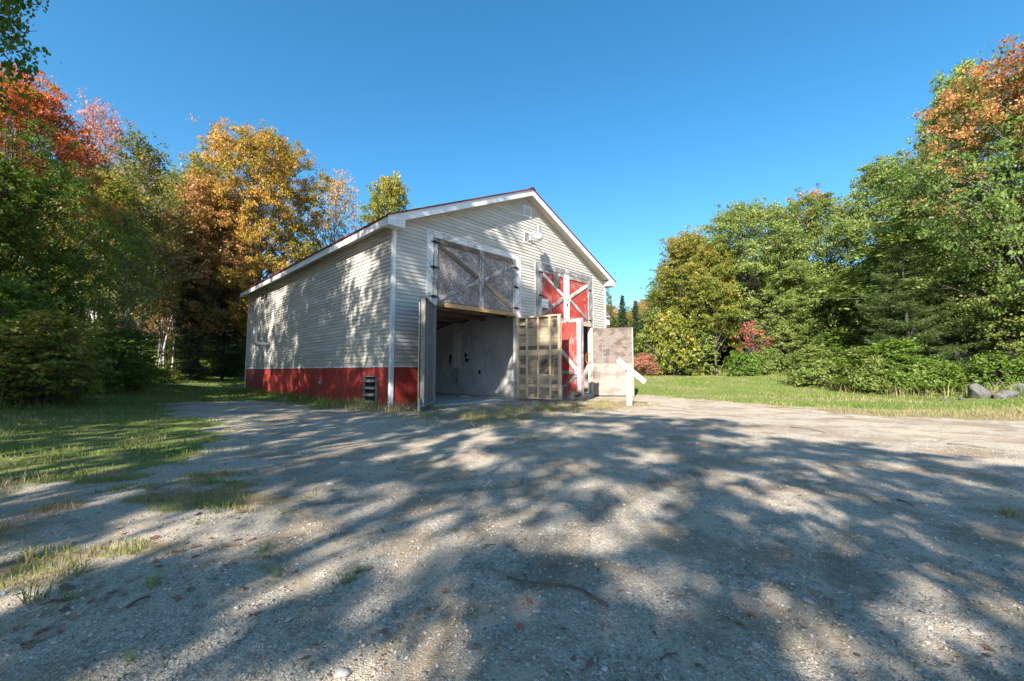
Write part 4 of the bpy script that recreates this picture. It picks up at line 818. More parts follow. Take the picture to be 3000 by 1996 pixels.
for i in range(40):                                                  # thicket of slender trunks
    Y = random.uniform(22, 46); px = random.uniform(150, 560); X_, _, zt = at(px, random.uniform(380, 520), Y)
    if poly_sd(np.array([X_]), np.array([Y]), FOREST_L)[0] < .8 or barn_dist(X_, Y) < 2.5: continue
    kd = random.choice(('birch_a', 'birch_b', 'pole_a', 'pole_a')); mt = random.choice(('leaf_yellow', 'leaf_birch', 'leaf_yellow', 'leaf_pale', 'leaf_yellow'))
    plant(kd, 'birch_tree' if kd[0] == 'b' else 'young_tree', X_, Y, zt - float(gz(X_, Y)), random.uniform(1.6, 2.7), mt, 'slender {t} birch in the thicket {w}' if kd[0] == 'b' else 'slender {t} young tree in the thicket {w}', group='thicket trees left of the barn')
for i in range(30):
    Y = random.uniform(44, 75); X_ = random.uniform(-75, 10) * Y / 60
    kd = random.choice(('maple_a', 'maple_c', 'maple_b', 'spruce_a')); mt = random.choice(('leaf_yellow', 'leaf_green', 'leaf_bronze', 'leaf_pale')) if kd[0] == 'm' else 'needle_dark'
    plant(kd, 'forest_tree', X_, Y, random.uniform(10, 15), random.uniform(3, 4.4), mt, '{t} tree of the far woods behind the thicket and barn', group='far woods left and behind')
for i in range(34):                                                  # undergrowth along the left edge
    tt = random.uniform(0, 1); ed = [(-12.2, 9.4), (-14.0, 13), (-18.4, 19.6), (-24.2, 29.6), (-26, 37), (-14, 40), (-5, 42)]; q = tt * (len(ed) - 1); j = int(q); fr_ = q - j
    X_ = ed[j][0] * (1 - fr_) + ed[j + 1][0] * fr_ + random.uniform(-2.2, .2); Y = ed[j][1] * (1 - fr_) + ed[j + 1][1] * fr_ + random.uniform(-.3, 1.6)
    kd = random.choice(('bush_a', 'bush_b', 'sapling_a')); plant(kd, 'shrub' if kd[0] == 'b' else 'sapling', X_, Y, random.uniform(.8, 1.7) if kd[0] == 'b' else random.uniform(1.8, 3.6), random.uniform(.9, 1.4), random.choice(('leaf_green', 'leaf_pale', 'leaf_yellow')), '{t} shrub in the undergrowth {w}' if kd[0] == 'b' else '{t} sapling in the undergrowth {w}', 'shrub' if kd[0] == 'b' else 'tree', 'undergrowth along the left forest edge')
# ---- right side
plant_px('maple_d', 'maple_tree', 2355, 140, 21, 225, 'leaf_orange_top', 'towering maple with orange upper crown at right edge', rot=.5)
plant_px('maple_a', 'maple_tree', 2210, 178, 27, 105, 'leaf_pale', 'tall dark green tree behind the orange-topped maple', rot=2)
plant_px('round_b', 'maple_tree', 2420, 420, 20.5, 190, 'leaf_pale', 'low green maple above the boulders, half out of frame', rot=3)
plant_px('round_b', 'maple_tree', 2020, 385, 31, 118, 'leaf_pale', 'tall green maple with pale forked branches left of the pine', rot=1.5)
plant_px('round_b', 'maple_tree', 1880, 455, 35, 105, 'leaf_orange_few', 'green maple with an orange patch near its top', rot=4)
plant_px('round_a', 'maple_tree', 1725, 487, 37, 135, 'leaf_pale', 'broad round green maple in the middle of the right tree line', rot=.2)
plant_px('round_b', 'maple_tree', 1590, 548, 39, 92, 'leaf_yellow', 'yellow-olive maple at the left end of the right tree line', rot=5)
plant_px('maple_c', 'maple_tree', 1640, 570, 36, 55, 'leaf_yellow', 'small yellow-tinted maple beside the yellow-olive maple')
plant_px('round_b', 'maple_tree', 1820, 610, 34, 85, 'leaf_pale', 'pale green low maple over the lawn edge')
plant_px('spray_a', 'sapling', 1735, 742, 33.2, 34, 'leaf_red', 'small crimson-leaved maple in front of the green tree line', rot=1)
plant_px('bush_b', 'shrub', 1712, 815, 32.6, 34, 'leaf_green', 'green shrub hiding the foot of the crimson maple', cat='shrub'); plant_px('bush_a', 'shrub', 1762, 808, 32.8, 36, 'leaf_pale', 'pale green shrub right of the crimson maple', cat='shrub')
plant_px('pine_a', 'pine_tree', 2075, 560, 23.5, 125, 'needle_soft', 'soft white pine with level branches beside the orange-topped maple', rot=.8)
plant_px('pine_a', 'pine_tree', 2160, 430, 26, 110, 'needle_soft', 'taller pine behind the white pine', rot=2.8)
plant_px('bush_a', 'shrub', 1545, 735, 36, 62, 'leaf_yellow', 'dense yellow-green shrub at the left end of the right tree line', cat='shrub')
plant_px('sapling_a', 'sapling', 1590, 760, 36, 40, 'leaf_pale', 'bright green sapling beside the yellow-green shrub', cat='tree')
plant_px('sapling_a', 'sapling', 1925, 760, 30, 40, 'leaf_green', 'green sapling under the forked maple')
for px, tp, Y, hw, lb in ((1432, 678, 52, 34, 'pointed dark spruce just right of the barn corner'), (1462, 690, 47, 30, 'second pointed spruce right of the barn corner'), (1478, 735, 42, 30, 'low dense spruce behind the plywood door leaf'), (1500, 755, 45, 28, 'low spruce left of the yellow-green shrub')): plant_px('spruce_a' if px != 1462 else 'spruce_b', 'spruce_tree', px, tp, Y, hw, 'needle_dark', lb)
plant_px('pine_a', 'pine_tree', 1400, 660, 55, 22, 'needle_soft', 'pine rising beside the right barn corner'); plant_px('sparse_a', 'maple_tree', 1472, 700, 60, 32, 'leaf_bronze', 'orange tree behind the spruces right of the barn')
plant_px('bush_a', 'shrub', 1475, 820, 34, 35, 'leaf_pink', 'reddish shrub at the lawn edge right of the post', cat='shrub'); plant_px('maple_c', 'maple_tree', 1425, 735, 58, 30, 'leaf_yellow', 'small yellow tree just beyond the security light')
for i in range(46):
    Y = random.uniform(26, 70); az = random.uniform(20, 54); X_ = Y * math.tan(R(az))
    if poly_sd(np.array([X_]), np.array([Y]), FOREST_R)[0] < 2.5: continue
    kd = random.choice(('maple_a', 'maple_c', 'pole_a', 'maple_b', 'birch_b')); mt = random.choice(('leaf_pale', 'leaf_green', 'leaf_yellow', 'leaf_pale', 'leaf_green'))
    plant(kd, 'forest_tree', X_, Y, min(14, 5 + Y * .24) * random.uniform(.8, 1.0), random.uniform(2.4, 3.8), mt, '{t} tree deep in the woods behind the right tree line', group='woods behind the right tree line')
for i in range(14):
    Y = random.uniform(56, 85); X_ = Y * random.uniform(.16, .42); kd = random.choice(('maple_a', 'spruce_a', 'sparse_a', 'pole_a')); plant(kd, 'forest_tree', X_, Y, random.uniform(8, 12), random.uniform(2.4, 3.6), random.choice(('leaf_yellow', 'leaf_bronze', 'leaf_green')) if kd[0] != 's' or kd == 'sparse_a' else 'needle_dark', '{t} far tree seen past the right barn corner', group='far trees past the right barn corner')
for i in range(34):
    tt = random.uniform(0, 1); ed = [(20.5, 28), (19.0, 25.5), (17.6, 23.2), (18.2, 20.0), (21, 18.4), (24, 17.6), (29, 17)]; q = tt * (len(ed) - 1); j = int(q); fr_ = q - j
    X_ = ed[j][0] * (1 - fr_) + ed[j + 1][0] * fr_ + random.uniform(.2, 1.8); Y = ed[j][1] * (1 - fr_) + ed[j + 1][1] * fr_ + random.uniform(.3, 1.8)
    kd = random.choice(('bush_a', 'bush_b', 'bush_b', 'bush_b', 'bush_b', 'bush_a', 'sapling_a')); plant(kd, 'shrub' if kd[0] == 'b' else 'sapling', X_, Y, random.uniform(.8, 1.6) if kd[0] == 'b' else random.uniform(1.8, 3.0), random.uniform(.9, 1.4), random.choice(('leaf_green', 'leaf_pale', 'leaf_pale', 'leaf_green')), '{t} shrub in the undergrowth {w}' if kd[0] == 'b' else '{t} sapling in the undergrowth {w}', 'shrub' if kd[0] == 'b' else 'tree', 'undergrowth along the right forest edge')
# ---- trees beside and behind the viewer: their crowns shade the yard and the side wall
for x, y, H_, w_, kd, mt, lb in ((-13.0, 4.6, 16.4, 4.0, 'maple_d', 'leaf_green', 'maple just left of the picture whose top twigs reach in'), (-19.0, -1.0, 18, 2.2, 'wisp_a', 'leaf_green', 'outermost slender tree left of the viewer'), (-6.4, 1.2, 18, 3.2, 'open_a', 'leaf_green', 'maple close beside the viewer on the left'), (-11.2, -5.5, 19, 2.6, 'wisp_a', 'leaf_green', 'open maple left behind the viewer'), (-13.5, -4.0, 18, 2.2, 'wisp_a', 'leaf_green', 'slender tree left behind the viewer'), (-20.5, 3.5, 19, 2.2, 'wisp_a', 'leaf_green', 'thin wispy tree far left of the viewer'), (-15.0, -.5, 18, 2.2, 'wisp_a', 'leaf_yellow', 'slender yellow tree left of the viewer'), (-8.2, -7.0, 18.5, 2.4, 'wisp_a', 'leaf_green', 'slender tree behind the viewer'),
                             (-6.0, -10.0, 15, 3.8, 'open_b', 'leaf_green', 'thin maple behind the viewer, left of the road'), (-7.4, -5.2, 20, 3.0, 'open_a', 'leaf_green', 'tallest open maple behind the viewer'), (-3.0, -9.5, 13, 3.9, 'open_c', 'leaf_yellow', 'yellowing maple right behind the viewer'), (-.6, -6.4, 9.2, 3.0, 'open_b', 'leaf_green', 'small maple close behind the viewer'), (1.2, -8.0, 8.5, 2.2, 'open_b', 'leaf_green', 'small maple behind the viewer to the right')):
    plant(kd, 'maple_tree', x, y, H_, w_, mt, lb, group='maples beside and behind the viewer')
random.seed(23)
for i in range(56):                                                  # low growth deep between the trunks
    side = i % 2; Y = random.uniform(44, 66); X_ = Y * (random.uniform(-.95, -.30) if side == 0 else random.uniform(.22, .98))
    if poly_sd(np.array([X_]), np.array([Y]), FOREST_L if side == 0 else FOREST_R)[0] < 1.5 or barn_dist(X_, Y) < 4: continue
    plant(random.choice(('bush_a', 'sapling_a')), 'shrub', X_, Y, random.uniform(2.5, 4.5), random.uniform(2.0, 3.4), random.choice(('leaf_green', 'leaf_yellow', 'leaf_dark')), '{t} shrub deep in the woods ' + ('left of the barn' if side == 0 else 'right of the lawn'), 'shrub', 'far undergrowth')

# ------------------------------------------------------------------ grass
def m_grass(name, g1, g2, s1, s2):
    m, nt, b = newmat(name); t = NT(nt); a = t.sep(t.attr('leaf')); col = t.mix(a[1], t.mix(a[0], g1, g2), t.mix(a[0], s1, s2))
    t.setin(b.inputs['Base Color'], col); b.inputs['Roughness'].default_value = .55; b.inputs['Specular IOR Level'].default_value = .25
    tr = t.node('ShaderNodeBsdfTranslucent'); t.setin(tr.inputs[0], col); mx = t.node('ShaderNodeMixShader'); mx.inputs[0].default_value = .3
    t.l.new(b.outputs[0], mx.inputs[1]); t.l.new(tr.outputs[0], mx.inputs[2]); t.l.new(mx.outputs[0], nt.nodes['Material Output'].inputs[0]); MAT[name] = m
m_grass('grass', (.075, .15, .016), (.19, .28, .045), (.29, .225, .115), (.48, .385, .22))
def blades_mesh(name, x, y, z, h, w, dry, rg, lean=.45):
    n = len(x); a = rg.uniform(0, 6.28, n); dx, dy = np.cos(a), np.sin(a); b = rg.uniform(0, 6.28, n); l = h * rg.uniform(.1, 1.4, n) * lean; lx, ly = np.cos(b) * l, np.sin(b) * l
    B = np.stack([x, y, z - .01], 1); side = np.stack([dx, dy, np.zeros(n)], 1) * w[:, None] * .5; mid = np.stack([lx * .35, ly * .35, h * .6], 1); tip = np.stack([lx, ly, h * rg.uniform(.8, 1, n)], 1)
    v = np.stack([B - side, B + side, B + mid + side * .75, B + mid - side * .75, B + tip], 1).reshape(-1, 3); o = np.arange(n)[:, None] * 5
    idx = (o + np.array([0, 1, 2, 0, 2, 3, 3, 2, 4])[None, :]).ravel(); me = big_mesh(name, v, 3, idx, MAT['grass'])
    ca = me.color_attributes.new('leaf', 'FLOAT_COLOR', 'POINT'); c = np.stack([rg.uniform(size=n), np.clip(dry, 0, 1), np.zeros(n), np.ones(n)], 1).repeat(5, 0); ca.data.foreach_set('color', c.astype(np.float32).ravel()); return me
def grow(name, n, box, prob, hf, w, dryf, label, cat='grass', seed=1, near=0):
    rg = np.random.default_rng(seed); x = rg.uniform(box[0], box[1], n); y = box[2] + (box[3] - box[2]) * rg.uniform(0, 1, n) ** (1 + near); p = prob(x, y); k = rg.uniform(size=n) < p; k &= barn_dist(x, y) > .04
    ti, si = to_barn(x, y); k &= ~((si < 0) & (si > -.2) & (ti > .1) & (ti < BW)); x, y, p = x[k], y[k], p[k]
    h = hf(x, y, p, rg); tag(link(name, blades_mesh(name, x, y, gz(x, y), h, w * rg.uniform(.6, 1.4, len(x)) * (1 + h * 1.5), dryf(x, y, rg), rg)), label, cat, kind='stuff'); return len(x)
def clumpy(x, y, s=.28, seed=50): return S((fbm(x / s, y / s, seed, 3) - .36) / .3)
def f_left(x, y): return covers(x, y)[0] * (.2 + .8 * clumpy(x, y)) * (covers(x, y)[2] < .7)
grow('meadow_grass', 120000, (-14.5, -2.8, 3.0, 17), f_left, lambda x, y, p, rg: (.025 + .065 * clumpy(x, y, .5, 60) + .03 * S((-x - 6) / 5)) * rg.uniform(.5, 1.4, len(x)), .0075, lambda x, y, rg: (fbm(x / .9, y / .9, 70) - .38) * 1.8 * rg.uniform(.3, 1.3, len(x)) + .25 * S((7 - y) / 3), 'green meadow grass left of the barn', seed=2, near=.5)
grow('meadow_grass', 34000, (-30, -4, 16, 40), lambda x, y: covers(x, y)[0] * (covers(x, y)[2] < .6) * .95, lambda x, y, p, rg: .09 * rg.uniform(.6, 1.4, len(x)), .022, lambda x, y, rg: rg.uniform(-.2, .35, len(x)), 'sunlit far lawn running past the side wall', seed=3)
grow('lawn_grass', 95000, (4, 32, 12, 43), lambda x, y: np.where(poly_sd(x, y, RIGHT_LAWN) > -.3, covers(x, y)[0], 0) * (covers(x, y)[2] < .6), lambda x, y, p, rg: (.05 + .07 * clumpy(x, y, 1.2, 80)) * rg.uniform(.6, 1.4, len(x)), .020, lambda x, y, rg: (fbm(x / 1.6, y / 1.6, 90) - .42) * 1.7 + rg.uniform(-.15, .3, len(x)), 'bright green lawn in front of the right tree line', seed=4)
grow('dry_grass', 110000, (7.5, 30, 8, 15.5), lambda x, y: S((poly_sd(x, y, DRY_STRIP) + (fbm(x / 1.1, y / 1.1, 22) - .5) * 2.2) / .9) * (.25 + .75 * clumpy(x, y, .5, 51)), lambda x, y, p, rg: (.06 + .12 * clumpy(x, y, .6, 61)) * rg.uniform(.4, 1.4, len(x)), .0075, lambda x, y, rg: .62 + .9 * (fbm(x / 1.4, y / 1.4, 71) - .4) + rg.uniform(-.2, .2, len(x)), 'straw-coloured dry grass strip between lawn and gravel', seed=5)
grow('dry_grass', 60000, (-4, 6.2, 8, 18), lambda x, y: S((poly_sd(x, y, DRY_FRONT) + (fbm(x / .8, y / .8, 23) - .5) * 2) / 1.2) * (.15 + .85 * clumpy(x, y, .35, 52)), lambda x, y, p, rg: (.03 + .12 * clumpy(x, y, .4, 62)) * rg.uniform(.5, 1.4, len(x)), .007, lambda x, y, rg: .62 + 1.2 * (fbm(x / .9, y / .9, 72) - .45) + rg.uniform(-.25, .25, len(x)), 'dry trampled grass in front of the open doors', seed=6)
def f_fringe(x, y):
    t_, s_ = to_barn(x, y); d = barn_dist(x, y); side = (t_ < .3) & (s_ > -.9); front = (s_ < 0) & (t_ < 1.4)
    return np.where(side | front, S((1.35 - d) / .7) * (.35 + .75 * clumpy(x, y, .3, 53)), 0)
grow('fringe_grass', 110000, (-17.5, -1.6, 10.8, 26), f_fringe, lambda x, y, p, rg: (.10 + .22 * clumpy(x, y, .5, 63)) * rg.uniform(.4, 1.4, len(x)) * (.5 + .5 * p), .009, lambda x, y, rg: (fbm(x / .7, y / .7, 73) - .45) * 2 + .45 * S((x + 6.5) / 2.5) + rg.uniform(-.2, .2, len(x)), 'tall grass fringe growing along the foot of the barn', seed=7)
grow('yard_weeds', 120000, (-8, -1.6, 1.4, 5.2), lambda x, y: S((poly_sd(x, y, WEEDY) + .2) / .5) * S((fbm(x / .55, y / .30, 54, 3) - .42 + .05 * S((-x - 3.5) / 2)) / .14) * .95, lambda x, y, p, rg: (.014 + .045 * clumpy(x, y, .25, 64)) * rg.uniform(.4, 1.5, len(x)), .0042, lambda x, y, rg: .38 + (fbm(x / .4, y / .4, 74) - .4) * 2.2 + rg.uniform(-.25, .25, len(x)), 'sparse weeds and dead grass creeping over the gravel at left', cat='weeds', seed=8)
grow('yard_weeds', 9000, (.5, 6.5, 4.6, 11), lambda x, y: S((fbm(x / .9, y / .7, 55, 3) - .56) / .12) * clumpy(x, y, .2, 56) * .8, lambda x, y, p, rg: (.02 + .05 * clumpy(x, y, .25, 65)) * rg.uniform(.4, 1.4, len(x)), .006, lambda x, y, rg: .55 + (fbm(x / .4, y / .4, 75) - .4) * 2, 'small weed patches in the middle of the gravel yard', cat='weeds', seed=9)
def f_edge(x, y):
    d1 = poly_sd(x, y, FOREST_R); d2 = poly_sd(x, y, FOREST_L); return np.maximum(S((d1 + .9) / .6) * S((2.2 - d1) / 1.2), S((d2 + .9) / .6) * S((2.2 - d2) / 1.2)) * clumpy(x, y, .9, 57)
for bx, nm, sd in (((12, 34, 14, 44), 'ragged tall weeds along the right forest edge', 12), ((-30, -9, 6, 42), 'ragged tall weeds along the left forest edge', 13)):
    grow('edge_weeds', 90000, bx, f_edge, lambda x, y, p, rg: (.18 + .5 * clumpy(x, y, .7, 66)) * rg.uniform(.3, 1.3, len(x)), .012, lambda x, y, rg: (fbm(x / 1.2, y / 1.2, 76) - .42) * 2.2 + rg.uniform(-.2, .4, len(x)), nm, cat='weeds', seed=sd)
# ------------------------------------------------------------------ loose stones of the yard
m, nt, b = newmat('pebble'); t = NT(nt); a = t.sep(t.attr('leaf')); t.setin(b.inputs['Base Color'], t.mix(a[1], t.ramp(a[0], [(0, (.17, .16, .15)), (.45, (.31, .29, .265)), (.8, (.42, .395, .36)), (1, (.54, .515, .475))]), (.40, .29, .20))); b.inputs['Roughness'].default_value = .8; MAT['pebble'] = m
rg = np.random.default_rng(77); n = 110000; d = 1.35 * (9.5 / 1.35) ** (rg.uniform(size=n) ** 1.15); az = rg.uniform(-R(54), R(54), n); x = d * np.sin(az); y = d * np.cos(az)
sz = .0022 * np.exp(rg.normal(size=n) * .62) * (1 + .10 * d); sz = np.minimum(sz, .0125); g_, d_, f_ = covers(x, y); k = (rg.uniform(size=n) > np.maximum(g_, d_) * .9) & (barn_dist(x, y) > .3); x, y, sz = x[k], y[k], sz[k]; n = len(x)
octa = np.array([(1, 0, 0), (-1, 0, 0), (0, 1, 0), (0, -1, 0), (0, 0, 1), (0, 0, -1)], float); v = octa[None] * (1 + rg.normal(size=(n, 6, 1)) * .22); v *= np.stack([rg.uniform(.8, 1.5, n), rg.uniform(.7, 1.1, n), rg.uniform(.4, .75, n)], 1)[:, None, :] * sz[:, None, None]
v += rg.normal(size=v.shape) * sz[:, None, None] * .18; a = rg.uniform(0, 6.28, n); ca_, sa_ = np.cos(a)[:, None], np.sin(a)[:, None]; vx = v[..., 0] * ca_ - v[..., 1] * sa_; vy = v[..., 0] * sa_ + v[..., 1] * ca_
v = np.stack([vx + x[:, None], vy + y[:, None], v[..., 2] + (gz(x, y) + sz * .18)[:, None]], -1).reshape(-1, 3); tri = np.array([(0, 2, 4), (2, 1, 4), (1, 3, 4), (3, 0, 4), (2, 0, 5), (1, 2, 5), (3, 1, 5), (0, 3, 5)]).ravel()
me = big_mesh('gravel', v, 3, (np.arange(n)[:, None] * 6 + tri[None]).ravel(), MAT['pebble']); cc = np.stack([rg.uniform(size=n), (rg.uniform(size=n) < .16) * .8, np.zeros(n), np.ones(n)], 1).repeat(6, 0)
ca = me.color_attributes.new('leaf', 'FLOAT_COLOR', 'POINT'); ca.data.foreach_set('color', cc.astype(np.float32).ravel()); tag(link('gravel', me), 'loose grey gravel covering the yard', 'gravel', kind='stuff')
def rock_mesh(name, seed, sub=3, amp=.25, mat='boulder', flat=.6):
    import bmesh
    rg = np.random.default_rng(seed); bm = bmesh.new(); bmesh.ops.create_icosphere(bm, subdivisions=sub, radius=1); ph = rg.uniform(0, 6.28, (9,)); ax = rg.normal(size=(13, 3)); ax /= np.linalg.norm(ax, axis=1, keepdims=True); cut = rg.uniform(.42, .82, 13)
    for v in bm.verts:
        p = np.array(v.co)
        for a_, c_ in zip(ax, cut):
            e = p @ a_ - c_
            if e > 0: p = p - a_ * e * .97
        nn = .5 * math.sin(3 * p[0] + ph[0]) * math.sin(3.3 * p[1] + ph[1]) + .3 * math.sin(7 * p[2] + ph[2]) * math.sin(6 * p[0] + ph[3]) + .2 * math.sin(13 * p[1] + ph[4]) * math.sin(11 * p[2] + ph[5])
        p = p * (1 + amp * .35 * nn); p[2] *= flat; v.co = p
    me = bpy.data.meshes.new(name); bm.to_mesh(me); bm.free(); me.materials.append(MAT[mat]); me.polygons.foreach_set('use_smooth', [True] * len(me.polygons)); return me
for i, (px, py, Y, w_, h_, lb) in enumerate(((2253, 912, 17.2, .60, .62, 'largest rounded grey boulder on the right lawn edge'), (2308, 914, 17.0, .66, .46, 'low wedge-shaped boulder right of the rounded boulder'), (2362, 912, 17.3, .70, .50, 'boulder cut by the right picture edge'), (2213, 914, 17.1, .17, .17, 'small stone beside the largest boulder'), (2176, 915, 17.2, .20, .10, 'flat little stone left of the boulders'))):
    X_, _, _ = at(px, py, Y); o = link('boulder' if i < 3 else 'stone', rock_mesh('boulder', 100 + i, 4, .35)); o.location = (X_, Y, float(gz(X_, Y)) + h_ * .25); o.scale = (w_ * .85, w_ * .7, h_ / .6 * .80); o.rotation_euler.z = i * 1.3; tag(o, lb, 'boulder' if i < 3 else 'stone', 'boulders at the right lawn edge')
st_m = [rock_mesh('stone', 200 + i, 2, .3, 'pale_stone', .5) for i in range(4)]
def gpos(px, py):
    X_, Y_, z_ = at(px, py, 10.0); k = (EYE + .06) / (EYE - z_); return X_ * k, 10 * k
SPOT = [(785, 1555, .035, 'flat pale slate lying at the bottom edge of the gravel'), (1005, 1213, .02, 'pale pebble left of the damp gravel patch'), (1030, 1222, .016, 'smaller pale pebble beside the pale pebble'), (795, 1067, .08, 'flat whitish rock level with the ground left of the yard'), (1100, 1345, .016, 'round grey pebble near the stick'), (665, 1440, .022, 'grey pebble right of the leaf drift'), (760, 1115, .04, 'grey stone in the sunlit streak'), (930, 1215, .022, 'dark pebble left of the pale pebbles'), (1740, 1490, .022, 'pinkish pebble among the right foreground gravel'), (1860, 1400, .03, 'flat grey stone right of the stick'), (1200, 1165, .02, 'light pebble in the middle of the yard'), (2150, 1010, .05, 'flat stone at the edge of the sunlit gravel'), (1785, 1345, .02, 'tan pebble in the right shade'), (690, 1045, .05, 'half-buried stone near the grass edge'), (1470, 1500, .02, 'brown pebble near the bottom of the yard'), (2250, 1460, .03, 'grey pebble near the lower right edge'), (900, 1060, .05, 'pale stone left of the yard centre'), (1120, 1040, .06, 'low stone in the shade before the doors'), (1235, 1420, .02, 'grey pebble below the stick'), (1330, 1480, .018, 'small white pebble near the bottom edge')]
for i, (px, py, r_, lb) in enumerate(SPOT):
    X_, Y_ = gpos(px, py); o = link('stone', st_m[i % 4]); o.location = (X_, Y_, float(gz(X_, Y_)) + r_ * .12); o.scale = (r_ * 1.3, r_, r_); o.rotation_euler.z = i * 2.1; tag(o, lb, 'stone', 'loose stones in the yard')
# small brown scraps of leaf, bark and dead grass trodden into the gravel
rg = np.random.default_rng(91); n = 16000; d = 1.4 * (14 / 1.4) ** rg.uniform(size=n); az = rg.uniform(-R(54), R(54), n); x = d * np.sin(az); y = d * np.cos(az); k = rg.uniform(size=n) < .12 + .88 * S((fbm(x / .8, y / .6, 95, 4) - .47) / .16); k &= barn_dist(x, y) > .3; x, y, d = x[k], y[k], d[k]; n = len(x)
m, nt, b = newmat('scrap'); t = NT(nt); a = t.sep(t.attr('leaf')); t.setin(b.inputs['Base Color'], t.ramp(a[0], [(0, (.07, .05, .035)), (.5, (.17, .115, .075)), (1, (.36, .27, .17))])); b.inputs['Roughness'].default_value = .85
L = .0065 * np.exp(rg.normal(size=n) * .45) * (1 + .05 * d); W_ = L * rg.uniform(.12, .5, n); a = rg.uniform(0, 6.28, n); A = np.stack([np.cos(a), np.sin(a), rg.normal(size=n) * .15], 1); B = np.stack([-np.sin(a), np.cos(a), rg.normal(size=n) * .15], 1); Q = np.stack([x, y, gz(x, y) + .007], 1)
v = np.stack([Q - A * L[:, None], Q + B * W_[:, None], Q + A * L[:, None], Q - B * W_[:, None]], 1).reshape(-1, 3); me = big_mesh('ground_litter', v, 4, np.arange(4 * n), m); ca = me.color_attributes.new('leaf', 'FLOAT_COLOR', 'POINT'); ca.data.foreach_set('color', np.stack([rg.uniform(size=n)] * 3 + [np.ones(n)], 1).repeat(4, 0).astype(np.float32).ravel()); tag(link('ground_litter', me), 'tiny brown scraps of leaf and bark strewn over the gravel', 'litter', kind='stuff')
# ------------------------------------------------------------------ sticks
def stick(p0, p1, r_, bend, label, twig=False):
    a_ = np.array(gpos(*p0)); b_ = np.array(gpos(*p1)); s = np.linspace(0, 1, 9); nrm = np.array([-(b_ - a_)[1], (b_ - a_)[0]]); xy = a_ + (b_ - a_) * s[:, None] + nrm * (np.sin(s * 3.14) * bend + .012 * np.sin(s * 17))[:, None]
    z_ = gz(xy[:, 0], xy[:, 1]) + r_ * 1.1 + .012 * np.sin(s * 3.14); pts = [(x, y, z) for (x, y), z in zip(xy, z_)]
    tag(MB().tube(pts, list(np.linspace(r_, r_ * .55, 9)), 7).build('stick', MAT['stick_wood'], smooth=True), label, 'stick', 'sticks on the gravel')
stick((1400, 1412), (1165, 1348), .0085, -.10, 'long curved stick lying across the foreground gravel'); stick((2065, 1150), (2105, 1166), .007, .02, 'short dark stick in the right shade edge'); stick((290, 1410), (345, 1385), .008, -.05, 'pale twig beside the fallen leaf drift at left'); stick((1110, 1275), (1140, 1268), .004, 0, 'tiny twig left of the yard centre'); stick((1520, 1530), (1560, 1512), .004, .03, 'thin twig near the bottom edge'); stick((1820, 985), (1900, 998), .008, .05, 'branch debris on the sunlit gravel'); stick((2180, 1022), (2270, 1032), .008, -.03, 'long thin stick on the sunlit gravel at right')
# ------------------------------------------------------------------ fallen leaves
def fallen(seed, curl):
    rg = np.random.default_rng(seed); tips = [(-.62, .42), (-.38, .50), (0, 1.0), (.38, .50), (.62, .42)]; prof = [(0, -.55), (.16, -.30), (.62, -.42), (.50, -.08), (.95, .18), (.48, .26), (.42, .55), (.18, .50), (0, 1.0), (-.18, .50), (-.42, .55), (-.48, .26), (-.95, .18), (-.50, -.08), (-.62, -.42), (-.16, -.30)]
    if seed % 2: prof = [(math.sin(a) * .48 * (1 + .06 * math.sin(5 * a)), -math.cos(a) * .95) for a in np.linspace(0, 2 * math.pi, 13)[:-1]]
    q = [(x, y + rg.normal() * .04, curl * (x * x + .3 * y * y) + rg.normal() * .07) for x, y in prof]; n_ = len(q); v = [(0, 0, .0)] + q; f = [(0, 1 + i, 1 + (i + 1) % n_) for i in range(n_)]; return mesh_of('fallen_leaf', v, f, None)
m, nt, b = newmat('fallen_leaf'); t = NT(nt); oi = t.node('ShaderNodeObjectInfo').outputs['Random']; c = t.ramp(oi, [(0, (.24, .14, .09)), (.3, (.36, .22, .16)), (.55, (.16, .085, .055)), (.75, (.34, .13, .07)), (1, (.46, .33, .24))])
t.setin(b.inputs['Base Color'], t.mix(t.math('MULTIPLY', t.noise(t.coord(), 3, 3), .5), c, (.10, .06, .04))); b.inputs['Roughness'].default_value = .6; MAT['fallen_leaf'] = m
FL = [fallen(300 + i, cu) for i, cu in enumerate((.35, .2, -.25, .5))]
for me in FL: me.materials.append(MAT['fallen_leaf'])
rr = random.Random(5); LS = []
for px, py, lb in ((985, 1417, 'purplish maple leaf left of the stick'), (1052, 1383, 'tan leaf above the purplish maple leaf'), (880, 1230, 'orange leaf in the damp gravel'), (590, 1425, 'pale pink leaf alone on the gravel'), (550, 1370, 'brown curled leaf right of the leaf drift'), (820, 1330, 'orange leaf on the small weed'), (850, 1320, 'tan leaf right of the small weed'), (1210, 1330, 'pinkish leaf above the stick'), (1565, 1380, 'pale maple leaf right of the stick end'), (1430, 1375, 'dark red leaf above the stick end'), (2275, 1495, 'long pink leaf near the lower right corner'), (1975, 1520, 'pale pink leaf at the bottom right'), (1358, 1550, 'orange maple leaf at the bottom edge'), (1870, 1380, 'brown leaf in the right shade'), (2280, 1118, 'brown leaf by the weed at the right edge'), (1800, 1255, 'small brown leaf in the right yard'), (2050, 1262, 'reddish leaf right of the yard centre'), (1660, 1350, 'pink leaf below the yard centre')): LS.append((px, py, lb))
for i in range(34):
    tt = rr.random(); LS.append((60 + 480 * tt + rr.gauss(0, 45), 1480 - 290 * tt + rr.gauss(0, 28), 'dry leaf in the drift across the weedy gravel at left'))
for i in range(22): LS.append((rr.uniform(0, 560), rr.uniform(1150, 1400), 'dry leaf scattered among the weeds at left'))
for i in range(24): LS.append((rr.uniform(600, 2300), rr.uniform(1060, 1540), 'small dry leaf scattered on the open gravel'))
